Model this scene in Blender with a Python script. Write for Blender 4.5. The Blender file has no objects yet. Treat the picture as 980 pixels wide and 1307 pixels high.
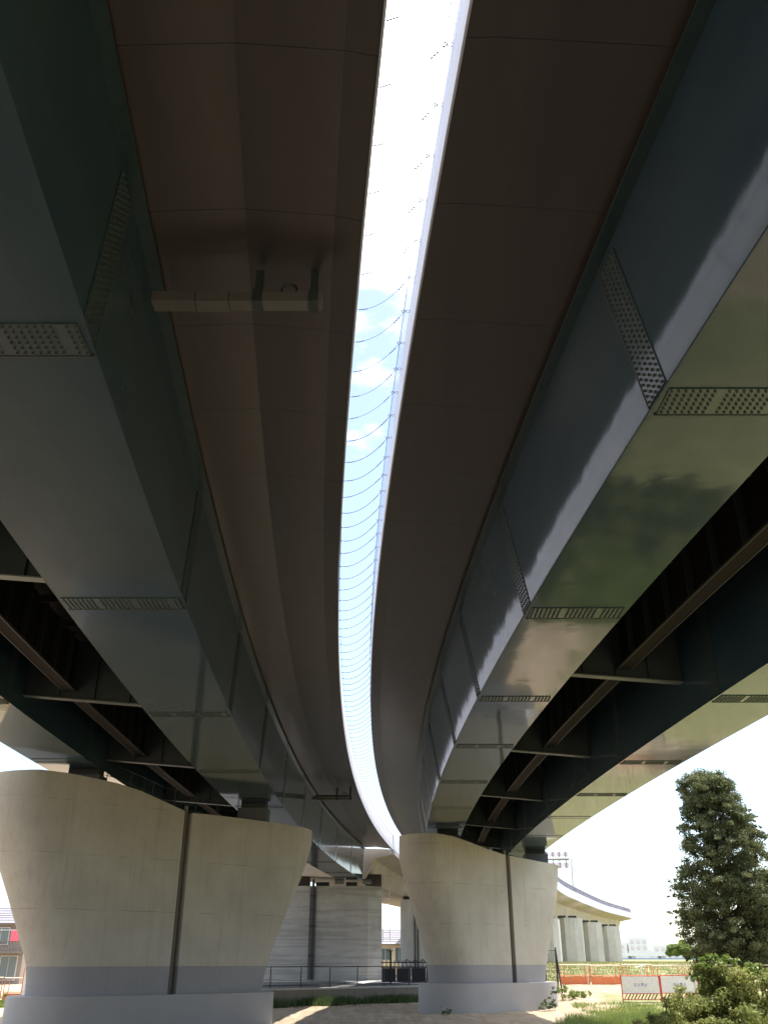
import bpy, bmesh, math, random
import numpy as np
from mathutils import Vector, Matrix
random.seed(7); rng = np.random.default_rng(7)
R = math.radians
sc = bpy.context.scene

# ------------------------------------------------------------------ camera
cam = bpy.data.cameras.new('camera'); co = bpy.data.objects.new('camera', cam)
sc.collection.objects.link(co); sc.camera = co
co.location = (0, 0, 0)                      # eye level is z = 0, the sandy ground about -2.1
PITCH = math.atan(572.5 / 1130.0)
co.rotation_euler = (math.pi / 2 + PITCH, 0, 0)
cam.sensor_fit = 'VERTICAL'; cam.sensor_height = 24.0
cam.lens = 24.0 * 1130.0 / 1307.0
cam.clip_start = 0.1; cam.clip_end = 6000

# ------------------------------------------------------------------ world and sun
SUN = Vector((0.265, 0.22, 1.0)).normalized()
EL = math.asin(SUN.z); AZ = math.atan2(SUN.x, SUN.y)
w = bpy.data.worlds.new('World'); sc.world = w; w.use_nodes = True
nt = w.node_tree; nt.nodes.clear()
out = nt.nodes.new('ShaderNodeOutputWorld'); bg = nt.nodes.new('ShaderNodeBackground')
sky = nt.nodes.new('ShaderNodeTexSky'); sky.sky_type = 'NISHITA'; sky.sun_disc = False
sky.sun_elevation = EL; sky.sun_rotation = AZ; sky.air_density = 1.0; sky.dust_density = 0.8; sky.altitude = 20
bg.inputs['Strength'].default_value = 0.12
tc = nt.nodes.new('ShaderNodeTexCoord'); mp = nt.nodes.new('ShaderNodeMapping')
mp.inputs['Scale'].default_value = (1.2, 1.2, 2.4); mp.inputs['Location'].default_value = (0.9, 1.1, 0.1)
nz = nt.nodes.new('ShaderNodeTexNoise'); nz.inputs['Scale'].default_value = 2.3; nz.inputs['Detail'].default_value = 7; nz.inputs['Roughness'].default_value = 0.58
cr = nt.nodes.new('ShaderNodeValToRGB')
cr.color_ramp.elements[0].position = 0.44; cr.color_ramp.elements[1].position = 0.62
mx = nt.nodes.new('ShaderNodeMix'); mx.data_type = 'RGBA'
mx.inputs[7].default_value = (10.5, 10.7, 11.0, 1)
L = nt.links
L.new(tc.outputs['Generated'], mp.inputs[0]); L.new(mp.outputs[0], nz.inputs['Vector'])
# cloud cover thickens overhead; a thin veil lies over the whole sky
sx = nt.nodes.new('ShaderNodeSeparateXYZ'); L.new(tc.outputs['Generated'], sx.inputs[0])
ze = nt.nodes.new('ShaderNodeMapRange'); ze.inputs[1].default_value = 0.45; ze.inputs[2].default_value = 0.72; ze.inputs[3].default_value = -0.17; ze.inputs[4].default_value = 0.16
ad = nt.nodes.new('ShaderNodeMath'); ad.operation = 'ADD'; L.new(sx.outputs[2], ze.inputs[0]); L.new(nz.outputs['Fac'], ad.inputs[0]); L.new(ze.outputs[0], ad.inputs[1])
cr.color_ramp.elements[0].color = (0.07, 0.07, 0.07, 1)
L.new(ad.outputs[0], cr.inputs[0]); L.new(cr.outputs[0], mx.inputs[0])
L.new(sky.outputs[0], mx.inputs[6]); L.new(mx.outputs[2], bg.inputs[0]); L.new(bg.outputs[0], out.inputs[0])

sl = bpy.data.lights.new('sun', 'SUN'); sl.energy = 4.0; sl.angle = R(0.55); sl.color = (1.0, 0.95, 0.87)
so = bpy.data.objects.new('sun', sl); sc.collection.objects.link(so)
so.rotation_euler = SUN.to_track_quat('Z', 'Y').to_euler(); so.location = (20, 20, 60)

sc.view_settings.view_transform = 'Standard'; sc.view_settings.look = 'None'
sc.view_settings.exposure = 1.32; sc.view_settings.gamma = 1.0
sc.cycles.max_bounces = 8; sc.cycles.diffuse_bounces = 5; sc.cycles.glossy_bounces = 5

# ------------------------------------------------------------------ materials
M = {}
def mat(name, col, rough=0.7, metal=0.0, col2=None, nscale=2.0, ndetail=5, nmap=(1, 1, 1), bump=0.0, bscale=8.0,
        bmap=None, bdist=0.02, spec=0.5, coat=0.0, coat_rough=0.1, trans=0.0, lo=0.35, hi=0.65):
    m = bpy.data.materials.new(name); m.use_nodes = True; n = m.node_tree; b = n.nodes['Principled BSDF']
    b.inputs['Base Color'].default_value = (*col, 1); b.inputs['Roughness'].default_value = rough
    b.inputs['Metallic'].default_value = metal; b.inputs['Specular IOR Level'].default_value = spec
    b.inputs['Coat Weight'].default_value = coat; b.inputs['Coat Roughness'].default_value = coat_rough
    t = n.nodes.new('ShaderNodeTexCoord')
    if col2:
        mpn = n.nodes.new('ShaderNodeMapping'); mpn.inputs['Scale'].default_value = nmap
        no = n.nodes.new('ShaderNodeTexNoise'); no.inputs['Scale'].default_value = nscale; no.inputs['Detail'].default_value = ndetail
        no.inputs['Roughness'].default_value = 0.62
        r = n.nodes.new('ShaderNodeValToRGB'); e = r.color_ramp.elements
        e[0].position = lo; e[1].position = hi; e[0].color = (*col, 1); e[1].color = (*col2, 1)
        n.links.new(t.outputs['Object'], mpn.inputs[0]); n.links.new(mpn.outputs[0], no.inputs['Vector'])
        n.links.new(no.outputs['Fac'], r.inputs[0]); n.links.new(r.outputs[0], b.inputs['Base Color'])
        m['ramp'] = r.name
    if bump:
        mb = n.nodes.new('ShaderNodeMapping'); mb.inputs['Scale'].default_value = bmap or (1, 1, 1)
        nb = n.nodes.new('ShaderNodeTexNoise'); nb.inputs['Scale'].default_value = bscale; nb.inputs['Detail'].default_value = 4
        bu = n.nodes.new('ShaderNodeBump'); bu.inputs['Strength'].default_value = bump; bu.inputs['Distance'].default_value = bdist
        n.links.new(t.outputs['Object'], mb.inputs[0]); n.links.new(mb.outputs[0], nb.inputs['Vector'])
        n.links.new(nb.outputs['Fac'], bu.inputs['Height']); n.links.new(bu.outputs[0], b.inputs['Normal'])
        if coat: n.links.new(bu.outputs[0], b.inputs['Coat Normal'])
    if trans:
        b.inputs['Transmission Weight'].default_value = trans
    M[name] = m
    return m
# glossy bridge paint: teal grey, slightly wavy plates
mat('girder_paint', (0.015, 0.038, 0.054), 0.6, col2=(0.026, 0.052, 0.068), nscale=0.9, nmap=(1, 0.35, 1), bump=0.3, bscale=0.8, bmap=(1, 1.0, 1), bdist=0.02, coat=0.82, coat_rough=0.07, spec=0.15)
mat('girder_paint_dark', (0.018, 0.028, 0.030), 0.5, col2=(0.028, 0.038, 0.038), nscale=2)
mat('splice_paint', (0.013, 0.034, 0.038), 0.45, col2=(0.023, 0.050, 0.050), nscale=6, coat=0.7, coat_rough=0.15)
mat('bolt_paint', (0.035, 0.046, 0.045), 0.45)
mat('soffit_brown', (0.048, 0.037, 0.032), 0.42, col2=(0.064, 0.049, 0.041), nscale=1.2, nmap=(1, 0.12, 1), bump=0.35, bscale=1.1, bmap=(0.5, 2.6, 1), bdist=0.010, coat=0.4, coat_rough=0.2)
mat('slab_dark', (0.036, 0.028, 0.025), 0.75, col2=(0.054, 0.042, 0.037), nscale=1.5)
mat('stringer_brown', (0.024, 0.019, 0.017), 0.8, spec=0.15)
mat('lit_edge_tone', (0.075, 0.068, 0.06), 0.5)
mat('light_steel', (0.10, 0.115, 0.11), 0.45, col2=(0.14, 0.15, 0.14), nscale=3)
mat('grey_box', (0.115, 0.105, 0.10), 0.5, col2=(0.14, 0.13, 0.12), nscale=3)
mat('rubber', (0.018, 0.018, 0.020), 0.7)
mat('black_metal', (0.02, 0.02, 0.024), 0.45)
mat('cable', (0.03, 0.022, 0.05), 0.4, metal=0.3)
mat('parapet_white', (0.52, 0.53, 0.60), 0.7, col2=(0.60, 0.61, 0.67), nscale=2, nmap=(1, .3, 1))
mat('galvanised', (0.45, 0.46, 0.50), 0.4, metal=0.5)
mat('fence_grey', (0.26, 0.25, 0.32), 0.5)
mat('sign_back', (0.62, 0.55, 0.62), 0.5)
mat('concrete_box', (0.48, 0.41, 0.34), 0.75, col2=(0.56, 0.49, 0.41), nscale=0.5, bump=0.1, bscale=6)
mat('pipe_grey', (0.15, 0.135, 0.12), 0.6)
mat('orange', (0.60, 0.16, 0.055), 0.5, col2=(0.68, 0.21, 0.08), nscale=5)
mat('orange_white', (0.80, 0.62, 0.50), 0.5)
mat('sign_white', (0.80, 0.74, 0.72), 0.5, col2=(0.70, 0.62, 0.60), nscale=6)
mat('sign_red', (0.50, 0.07, 0.05), 0.5)
mat('sign_blue', (0.05, 0.12, 0.38), 0.5)
mat('roof_tile', (0.17, 0.16, 0.19), 0.6, col2=(0.25, 0.235, 0.265), nscale=6)
mat('wall_taupe', (0.24, 0.20, 0.17), 0.8, col2=(0.30, 0.25, 0.21), nscale=4)
mat('wall_cream', (0.66, 0.56, 0.36), 0.8, col2=(0.72, 0.62, 0.42), nscale=4)
mat('wall_white', (0.70, 0.70, 0.72), 0.8)
mat('window_glass', (0.10, 0.14, 0.15), 0.12, spec=0.8)
mat('window_frame', (0.60, 0.58, 0.56), 0.5)
mat('towel', (0.72, 0.10, 0.16), 0.9, col2=(0.80, 0.16, 0.22), nscale=8)
mat('bark', (0.085, 0.055, 0.038), 0.9, col2=(0.14, 0.095, 0.065), nscale=9, bump=0.6, bscale=14)
mat('blue_sheet', (0.10, 0.22, 0.50), 0.6)

def leafmat(name, a, b, c, scale=0.9, tr=0.35):
    m = bpy.data.materials.new(name); m.use_nodes = True; n = m.node_tree; p = n.nodes['Principled BSDF']
    o = n.nodes['Material Output']
    t = n.nodes.new('ShaderNodeTexCoord'); no = n.nodes.new('ShaderNodeTexNoise'); no.inputs['Scale'].default_value = scale
    no.inputs['Detail'].default_value = 5; no.inputs['Roughness'].default_value = 0.7
    r = n.nodes.new('ShaderNodeValToRGB'); e = r.color_ramp.elements
    e[0].position = 0.33; e[1].position = 0.68; e[0].color = (*a, 1); e[1].color = (*c, 1)
    x = r.color_ramp.elements.new(0.5); x.color = (*b, 1)
    tl = n.nodes.new('ShaderNodeBsdfTranslucent'); ms = n.nodes.new('ShaderNodeMixShader'); ms.inputs[0].default_value = tr
    n.links.new(t.outputs['Object'], no.inputs['Vector']); n.links.new(no.outputs['Fac'], r.inputs[0])
    n.links.new(r.outputs[0], p.inputs['Base Color']); n.links.new(r.outputs[0], tl.inputs['Color'])
    p.inputs['Roughness'].default_value = 0.55
    n.links.new(p.outputs[0], ms.inputs[1]); n.links.new(tl.outputs[0], ms.inputs[2]); n.links.new(ms.outputs[0], o.inputs[0])
    M[name] = m
leafmat('cedar_leaf', (0.070, 0.088, 0.036), (0.115, 0.130, 0.052), (0.170, 0.170, 0.070), 0.9, 0.45)
leafmat('bush_leaf', (0.13, 0.155, 0.045), (0.25, 0.27, 0.075), (0.40, 0.39, 0.14), 1.0, 0.5)
leafmat('bush_leaf_bright', (0.13, 0.18, 0.04), (0.17, 0.24, 0.05), (0.25, 0.30, 0.08), 1.5, 0.4)
leafmat('grass_blade', (0.13, 0.19, 0.04), (0.21, 0.27, 0.065), (0.32, 0.34, 0.11), 0.6, 0.45)
leafmat('field_blade', (0.16, 0.18, 0.06), (0.24, 0.25, 0.09), (0.31, 0.30, 0.13), 0.4, 0.4)
leafmat('weed_leaf', (0.05, 0.09, 0.03), (0.08, 0.13, 0.04), (0.13, 0.17, 0.05), 3, 0.3)
leafmat('dry_stem', (0.20, 0.14, 0.07), (0.26, 0.19, 0.09), (0.34, 0.26, 0.13), 3, 0.1)

def concrete(name, c1, c2, stain, joints=None, boards=False, stain_amt=0.5, streak=(7, 7, 0.35), jz=1.75):
    """concrete with blotches, vertical runs and, optionally, formwork joint lines / horizontal board marks"""
    m = bpy.data.materials.new(name); m.use_nodes = True; n = m.node_tree; p = n.nodes['Principled BSDF']; l = n.links
    t = n.nodes.new('ShaderNodeTexCoord')
    def noise(scale, mapv, detail=5, rough=0.6):
        mpn = n.nodes.new('ShaderNodeMapping'); mpn.inputs['Scale'].default_value = mapv
        no = n.nodes.new('ShaderNodeTexNoise'); no.inputs['Scale'].default_value = scale; no.inputs['Detail'].default_value = detail; no.inputs['Roughness'].default_value = rough
        l.new(t.outputs['Object'], mpn.inputs[0]); l.new(mpn.outputs[0], no.inputs['Vector']); return no.outputs['Fac']
    def ramp(src, lo, hi, a=(0, 0, 0), b=(1, 1, 1)):
        r = n.nodes.new('ShaderNodeValToRGB'); e = r.color_ramp.elements
        e[0].position = lo; e[1].position = hi; e[0].color = (*a, 1); e[1].color = (*b, 1)
        l.new(src, r.inputs[0]); return r.outputs[0]
    def mixc(fac, a, b, mode='MIX'):
        x = n.nodes.new('ShaderNodeMix'); x.data_type = 'RGBA'; x.blend_type = mode
        if isinstance(fac, float): x.inputs[0].default_value = fac
        else: l.new(fac, x.inputs[0])
        for s, v in ((6, a), (7, b)):
            if isinstance(v, tuple): x.inputs[s].default_value = (*v, 1)
            else: l.new(v, x.inputs[s])
        return x.outputs[2]
    base = ramp(noise(0.7, (1, 1, 1), 7, 0.7), 0.3, 0.7, c1, c2)
    st = ramp(noise(1.0, streak, 4, 0.55), 0.52, 0.78, (0, 0, 0), (stain_amt,) * 3)
    c = mixc(st, base, stain)
    c = mixc(ramp(noise(22, (1, 1, 1), 3), 0.62, 0.74, (0, 0, 0), (0.22,) * 3), c, stain)
    c = mixc(ramp(noise(0.35, (1, 1, 0.6), 3), 0.5, 0.8, (0, 0, 0), (0.35,) * 3), c, stain)
    hgt = None
    if boards:
        b1 = noise(1.0, (0.25, 0.25, 6.0), 3, 0.5)
        c = mixc(ramp(b1, 0.5, 0.62, (0, 0, 0), (0.55,) * 3), c, stain)
    if joints:
        sx = n.nodes.new('ShaderNodeSeparateXYZ'); l.new(t.outputs['Object'], sx.inputs[0])
        def lines(src, period, width, off=0.0):
            a = n.nodes.new('ShaderNodeMath'); a.operation = 'ADD'; a.inputs[1].default_value = off + 1000 * period
            d = n.nodes.new('ShaderNodeMath'); d.operation = 'MODULO'; d.inputs[1].default_value = period
            g = n.nodes.new('ShaderNodeMath'); g.operation = 'LESS_THAN'; g.inputs[1].default_value = width
            l.new(src, a.inputs[0]); l.new(a.outputs[0], d.inputs[0]); l.new(d.outputs[0], g.inputs[0]); return g.outputs[0]
        ca, sa = math.cos(joints), math.sin(joints)
        u = n.nodes.new('ShaderNodeMath'); u.operation = 'MULTIPLY'; u.inputs[1].default_value = ca; l.new(sx.outputs[0], u.inputs[0])
        v = n.nodes.new('ShaderNodeMath'); v.operation = 'MULTIPLY_ADD'; v.inputs[1].default_value = sa; l.new(sx.outputs[1], v.inputs[0]); l.new(u.outputs[0], v.inputs[2])
        j1 = lines(sx.outputs[2], jz, 0.022, 0.2); j2 = lines(v.outputs[0], 0.9, 0.018)
        brk = ramp(noise(1.2, (1, 1, 1), 2), 0.42, 0.6, (0, 0, 0), (1, 1, 1))
        for j, amt in ((j1, 0.5), (j2, 0.22)):
            mm = n.nodes.new('ShaderNodeMath'); mm.operation = 'MULTIPLY'; l.new(j, mm.inputs[0]); l.new(brk, mm.inputs[1])
            m2 = n.nodes.new('ShaderNodeMath'); m2.operation = 'MULTIPLY'; m2.inputs[1].default_value = amt; l.new(mm.outputs[0], m2.inputs[0])
            c = mixc(m2.outputs[0], c, tuple(s * 0.55 for s in stain))
    l.new(c, p.inputs['Base Color']); p.inputs['Roughness'].default_value = 0.82
    bu = n.nodes.new('ShaderNodeBump'); bu.inputs['Strength'].default_value = 0.25; bu.inputs['Distance'].default_value = 0.01
    l.new(noise(14, (1, 1, 1), 5), bu.inputs['Height']); l.new(bu.outputs[0], p.inputs['Normal'])
    M[name] = m
concrete('pier_concrete', (0.355, 0.325, 0.275), (0.435, 0.40, 0.345), (0.215, 0.19, 0.155), joints=R(39), stain_amt=0.32, streak=(5, 5, 0.3))
concrete('pier_board', (0.33, 0.315, 0.30), (0.44, 0.425, 0.40), (0.235, 0.225, 0.21), boards=True, stain_amt=0.6, streak=(0.5, 0.5, 2.0))
concrete('pier_far', (0.40, 0.385, 0.35), (0.50, 0.48, 0.44), (0.25, 0.24, 0.22), stain_amt=0.7)
concrete('pier_band', (0.235, 0.225, 0.235), (0.265, 0.255, 0.262), (0.20, 0.19, 0.195), stain_amt=0.3)
concrete('plinth_paint', (0.285, 0.272, 0.270), (0.325, 0.312, 0.308), (0.30, 0.285, 0.285), stain_amt=0.35)
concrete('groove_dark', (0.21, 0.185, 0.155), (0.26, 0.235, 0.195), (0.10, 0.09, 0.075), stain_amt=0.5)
concrete('kerb_concrete', (0.45, 0.43, 0.40), (0.52, 0.50, 0.46), (0.28, 0.26, 0.22))
concrete('asphalt', (0.045, 0.043, 0.045), (0.060, 0.057, 0.056), (0.085, 0.080, 0.072))

# ground: sand with grass patches decided by noise
def ground_mat():
    m = bpy.data.materials.new('sandy_ground'); m.use_nodes = True; n = m.node_tree; p = n.nodes['Principled BSDF']; l = n.links
    t = n.nodes.new('ShaderNodeTexCoord')
    def noise(s, d=6):
        no = n.nodes.new('ShaderNodeTexNoise'); no.inputs['Scale'].default_value = s; no.inputs['Detail'].default_value = d; no.inputs['Roughness'].default_value = 0.65
        l.new(t.outputs['Object'], no.inputs['Vector']); return no.outputs['Fac']
    def ramp(src, pts):
        r = n.nodes.new('ShaderNodeValToRGB'); cr = r.color_ramp
        cr.elements[0].position = pts[0][0]; cr.elements[0].color = (*pts[0][1], 1)
        cr.elements[1].position = pts[-1][0]; cr.elements[1].color = (*pts[-1][1], 1)
        for q, c in pts[1:-1]: cr.elements.new(q).color = (*c, 1)
        l.new(src, r.inputs[0]); return r.outputs[0]
    sand = ramp(noise(0.9), [(0.3, (0.33, 0.25, 0.165)), (0.5, (0.41, 0.32, 0.22)), (0.7, (0.47, 0.38, 0.27))])
    peb = ramp(noise(30, 2), [(0.45, (1, 1, 1)), (0.7, (0.62, 0.6, 0.58))])
    mm = n.nodes.new('ShaderNodeMix'); mm.data_type = 'RGBA'; mm.blend_type = 'MULTIPLY'; mm.inputs[0].default_value = 0.6
    l.new(sand, mm.inputs[6]); l.new(peb, mm.inputs[7])
    grass = ramp(noise(1.6), [(0.3, (0.12, 0.13, 0.04)), (0.55, (0.20, 0.19, 0.085)), (0.75, (0.30, 0.27, 0.13))])
    at = n.nodes.new('ShaderNodeAttribute'); at.attribute_name = 'grassiness'
    ad = n.nodes.new('ShaderNodeMath'); ad.operation = 'ADD'; l.new(at.outputs['Fac'], ad.inputs[0])
    sb = n.nodes.new('ShaderNodeMath'); sb.operation = 'MULTIPLY_ADD'; sb.inputs[1].default_value = 0.9; sb.inputs[2].default_value = -0.45
    l.new(noise(0.8), sb.inputs[0]); l.new(sb.outputs[0], ad.inputs[1])
    f = ramp(ad.outputs[0], [(0.42, (0, 0, 0)), (0.58, (1, 1, 1))])
    mpr = n.nodes.new('ShaderNodeMapping'); mpr.inputs['Scale'].default_value = (1.1, 0.09, 1); mpr.inputs['Rotation'].default_value = (0, 0, -0.35)
    nr = n.nodes.new('ShaderNodeTexNoise'); nr.inputs['Scale'].default_value = 1.6; nr.inputs['Detail'].default_value = 4
    l.new(t.outputs['Object'], mpr.inputs[0]); l.new(mpr.outputs[0], nr.inputs['Vector'])
    rr_ = ramp(nr.outputs['Fac'], [(0.42, (1, 1, 1)), (0.56, (0.72, 0.70, 0.66)), (0.64, (1, 1, 1))])
    m3 = n.nodes.new('ShaderNodeMix'); m3.data_type = 'RGBA'; m3.blend_type = 'MULTIPLY'; m3.inputs[0].default_value = 0.8
    l.new(mm.outputs[2], m3.inputs[6]); l.new(rr_, m3.inputs[7]); mm = m3
    m2 = n.nodes.new('ShaderNodeMix'); m2.data_type = 'RGBA'; l.new(f, m2.inputs[0]); l.new(mm.outputs[2], m2.inputs[6]); l.new(grass, m2.inputs[7])
    l.new(m2.outputs[2], p.inputs['Base Color']); p.inputs['Roughness'].default_value = 0.95
    bu = n.nodes.new('ShaderNodeBump'); bu.inputs['Strength'].default_value = 0.5; bu.inputs['Distance'].default_value = 0.05
    l.new(noise(5), bu.inputs['Height']); l.new(bu.outputs[0], p.inputs['Normal'])
    M['ground'] = m
ground_mat()

# ------------------------------------------------------------------ builders
COL = sc.collection
class MB:
    def __init__(s): s.v = []; s.f = []
    def add(s, vs, fs):
        b = len(s.v); s.v += [tuple(v) for v in vs]; s.f += [tuple(i + b for i in f) for f in fs]; return s
    def box(s, x0, y0, z0, x1, y1, z1):
        return s.add([(x0, y0, z0), (x1, y0, z0), (x1, y1, z0), (x0, y1, z0), (x0, y0, z1), (x1, y0, z1), (x1, y1, z1), (x0, y1, z1)],
                     [(0, 3, 2, 1), (4, 5, 6, 7), (0, 1, 5, 4), (1, 2, 6, 5), (2, 3, 7, 6), (3, 0, 4, 7)])
    def obox(s, c, ax, ay, az):
        """oriented box: centre and three half-extent vectors"""
        c, ax, ay, az = map(Vector, (c, ax, ay, az)); vs = []
        for k in (-1, 1):
            for (i, j) in ((-1, -1), (1, -1), (1, 1), (-1, 1)): vs.append(c + ax * i + ay * j + az * k)
        return s.add(vs, [(0, 3, 2, 1), (4, 5, 6, 7), (0, 1, 5, 4), (1, 2, 6, 5), (2, 3, 7, 6), (3, 0, 4, 7)])
    def beam(s, a, b, w_, h_, up=(0, 0, 1)):
        a, b = Vector(a), Vector(b); d = (b - a); u = Vector(up)
        r = d.cross(u)
        if r.length < 1e-5: r = d.cross(Vector((1, 0, 0)))
        r.normalize(); u = r.cross(d).normalized()
        return s.obox((a + b) / 2, d / 2, r * w_ / 2, u * h_ / 2)
    def tube(s, pts, r, n=6, closed=False, r2=None):
        pts = [Vector(p) for p in pts]; b = len(s.v); N = len(pts)
        for i, p in enumerate(pts):
            d = (pts[(i + 1) % N] - pts[i - 1]) if closed else (pts[min(i + 1, N - 1)] - pts[max(i - 1, 0)])
            u = Vector((0, 0, 1)) if abs(d.normalized().z) < 0.95 else Vector((1, 0, 0))
            a = d.cross(u).normalized(); c = a.cross(d).normalized()
            rr = r if r2 is None else r + (r2 - r) * i / (N - 1)
            for k in range(n):
                t = 2 * math.pi * k / n; s.v.append(tuple(p + a * (rr * math.cos(t)) + c * (rr * math.sin(t))))
        for i in range(N if closed else N - 1):
            j = (i + 1) % N
            for k in range(n):
                s.f.append((b + i * n + k, b + i * n + (k + 1) % n, b + j * n + (k + 1) % n, b + j * n + k))
        if not closed:
            s.f.append(tuple(b + k for k in range(n))); s.f.append(tuple(b + (N - 1) * n + n - 1 - k for k in range(n)))
        return s
    def loft(s, rings, cap=True, closed=True):
        b = len(s.v); n = len(rings[0])
        for r in rings: s.v += [tuple(p) for p in r]
        for i in range(len(rings) - 1):
            for k in range(n if closed else n - 1):
                s.f.append((b + i * n + k, b + i * n + (k + 1) % n, b + (i + 1) * n + (k + 1) % n, b + (i + 1) * n + k))
        if cap:
            s.f.append(tuple(b + n - 1 - k for k in range(n))); s.f.append(tuple(b + (len(rings) - 1) * n + k for k in range(n)))
        return s
    def mesh(s, name, m, smooth=False):
        me = bpy.data.meshes.new(name); me.from_pydata(s.v, [], s.f); me.materials.append(M[m])
        bm = bmesh.new(); bm.from_mesh(me); bmesh.ops.recalc_face_normals(bm, faces=bm.faces); bm.to_mesh(me); bm.free()
        if smooth:
            me.polygons.foreach_set('use_smooth', [True] * len(me.polygons))
            try: me.set_sharp_from_angle(angle=R(35))
            except Exception: pass
        me.update(); return me
    def build(s, name, m, parent=None, smooth=False, kind=None):
        return link(name, s.mesh(name, m, smooth), parent, kind)
def link(name, me, parent=None, kind=None, loc=None):
    o = bpy.data.objects.new(name, me); COL.objects.link(o)
    if parent is not None:
        o.parent = parent; o.location = -Vector(root_loc(parent))
    if loc is not None: o.location = Vector(loc) + (o.location if parent is not None else Vector())
    if kind: o['kind'] = kind
    return o
def root_loc(p):
    l = Vector()
    while p is not None: l += Vector(p.location); p = p.parent
    return l
def thing(name, label, cat, loc=(0, 0, 0), group=None):
    o = bpy.data.objects.new(name, None); COL.objects.link(o); o.location = loc; o.empty_display_size = 0.3
    return tag(o, label, cat, group)
def tag(o, label=None, cat=None, group=None, kind=None):
    if label: o['label'] = label
    if cat: o['category'] = cat
    if group: o['group'] = group
    if kind: o['kind'] = kind
    return o

# ------------------------------------------------------------------ alignment of the two viaducts (measured)
def base(y): return 330 - math.sqrt(330 ** 2 - (y - 36) ** 2)
def X(l, y):
    a, b = l; return base(y) + a + b * (y - 30)
LA = (-1.55, -0.0045); LC = (-3.952, -0.003); LD = (-4.29, 0.0017); LE = (-6.361, 0.0066); LD2 = (-10.44, 0.004); LE2 = (-12.353, 0.0)
RB = (-0.491, 0.0028); RF = (1.628, -0.0002); RG = (2.029, -0.0007); RH = (3.758, -0.0033); RI = (6.898, -0.0168); RJ = (8.669, -0.0208)
def off(l, d): return (l[0] + d, l[1])
def ys(y0, y1, step): 
    n = max(1, int(math.ceil((y1 - y0) / step))); return [y0 + (y1 - y0) * i / n for i in range(n + 1)]
def sweep(mb, prof, y0, y1, step=2.5, cap=True):
    """prof: list of (line, z) making a closed section"""
    rings = [[(X(l, y), y, z) for (l, z) in prof] for y in ys(y0, y1, step)]
    return mb.loft(rings, cap)
def bolt(mb, p, n, t, r=0.019, h=0.022):
    """hex bolt head at p on a plate of normal n, t any tangent"""
    n = Vector(n).normalized(); t = Vector(t).normalized(); s = n.cross(t); p = Vector(p); b = len(mb.v)
    for k in range(6):
        a = math.pi * k / 3; mb.v.append(tuple(p + (t * math.cos(a) + s * math.sin(a)) * r))
    for k in range(6):
        a = math.pi * k / 3; mb.v.append(tuple(p + n * h + (t * math.cos(a) + s * math.sin(a)) * r * 0.8))
    mb.f += [(b + k, b + (k + 1) % 6, b + 6 + (k + 1) % 6, b + 6 + k) for k in range(6)] + [tuple(b + 6 + k for k in range(6))]

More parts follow.
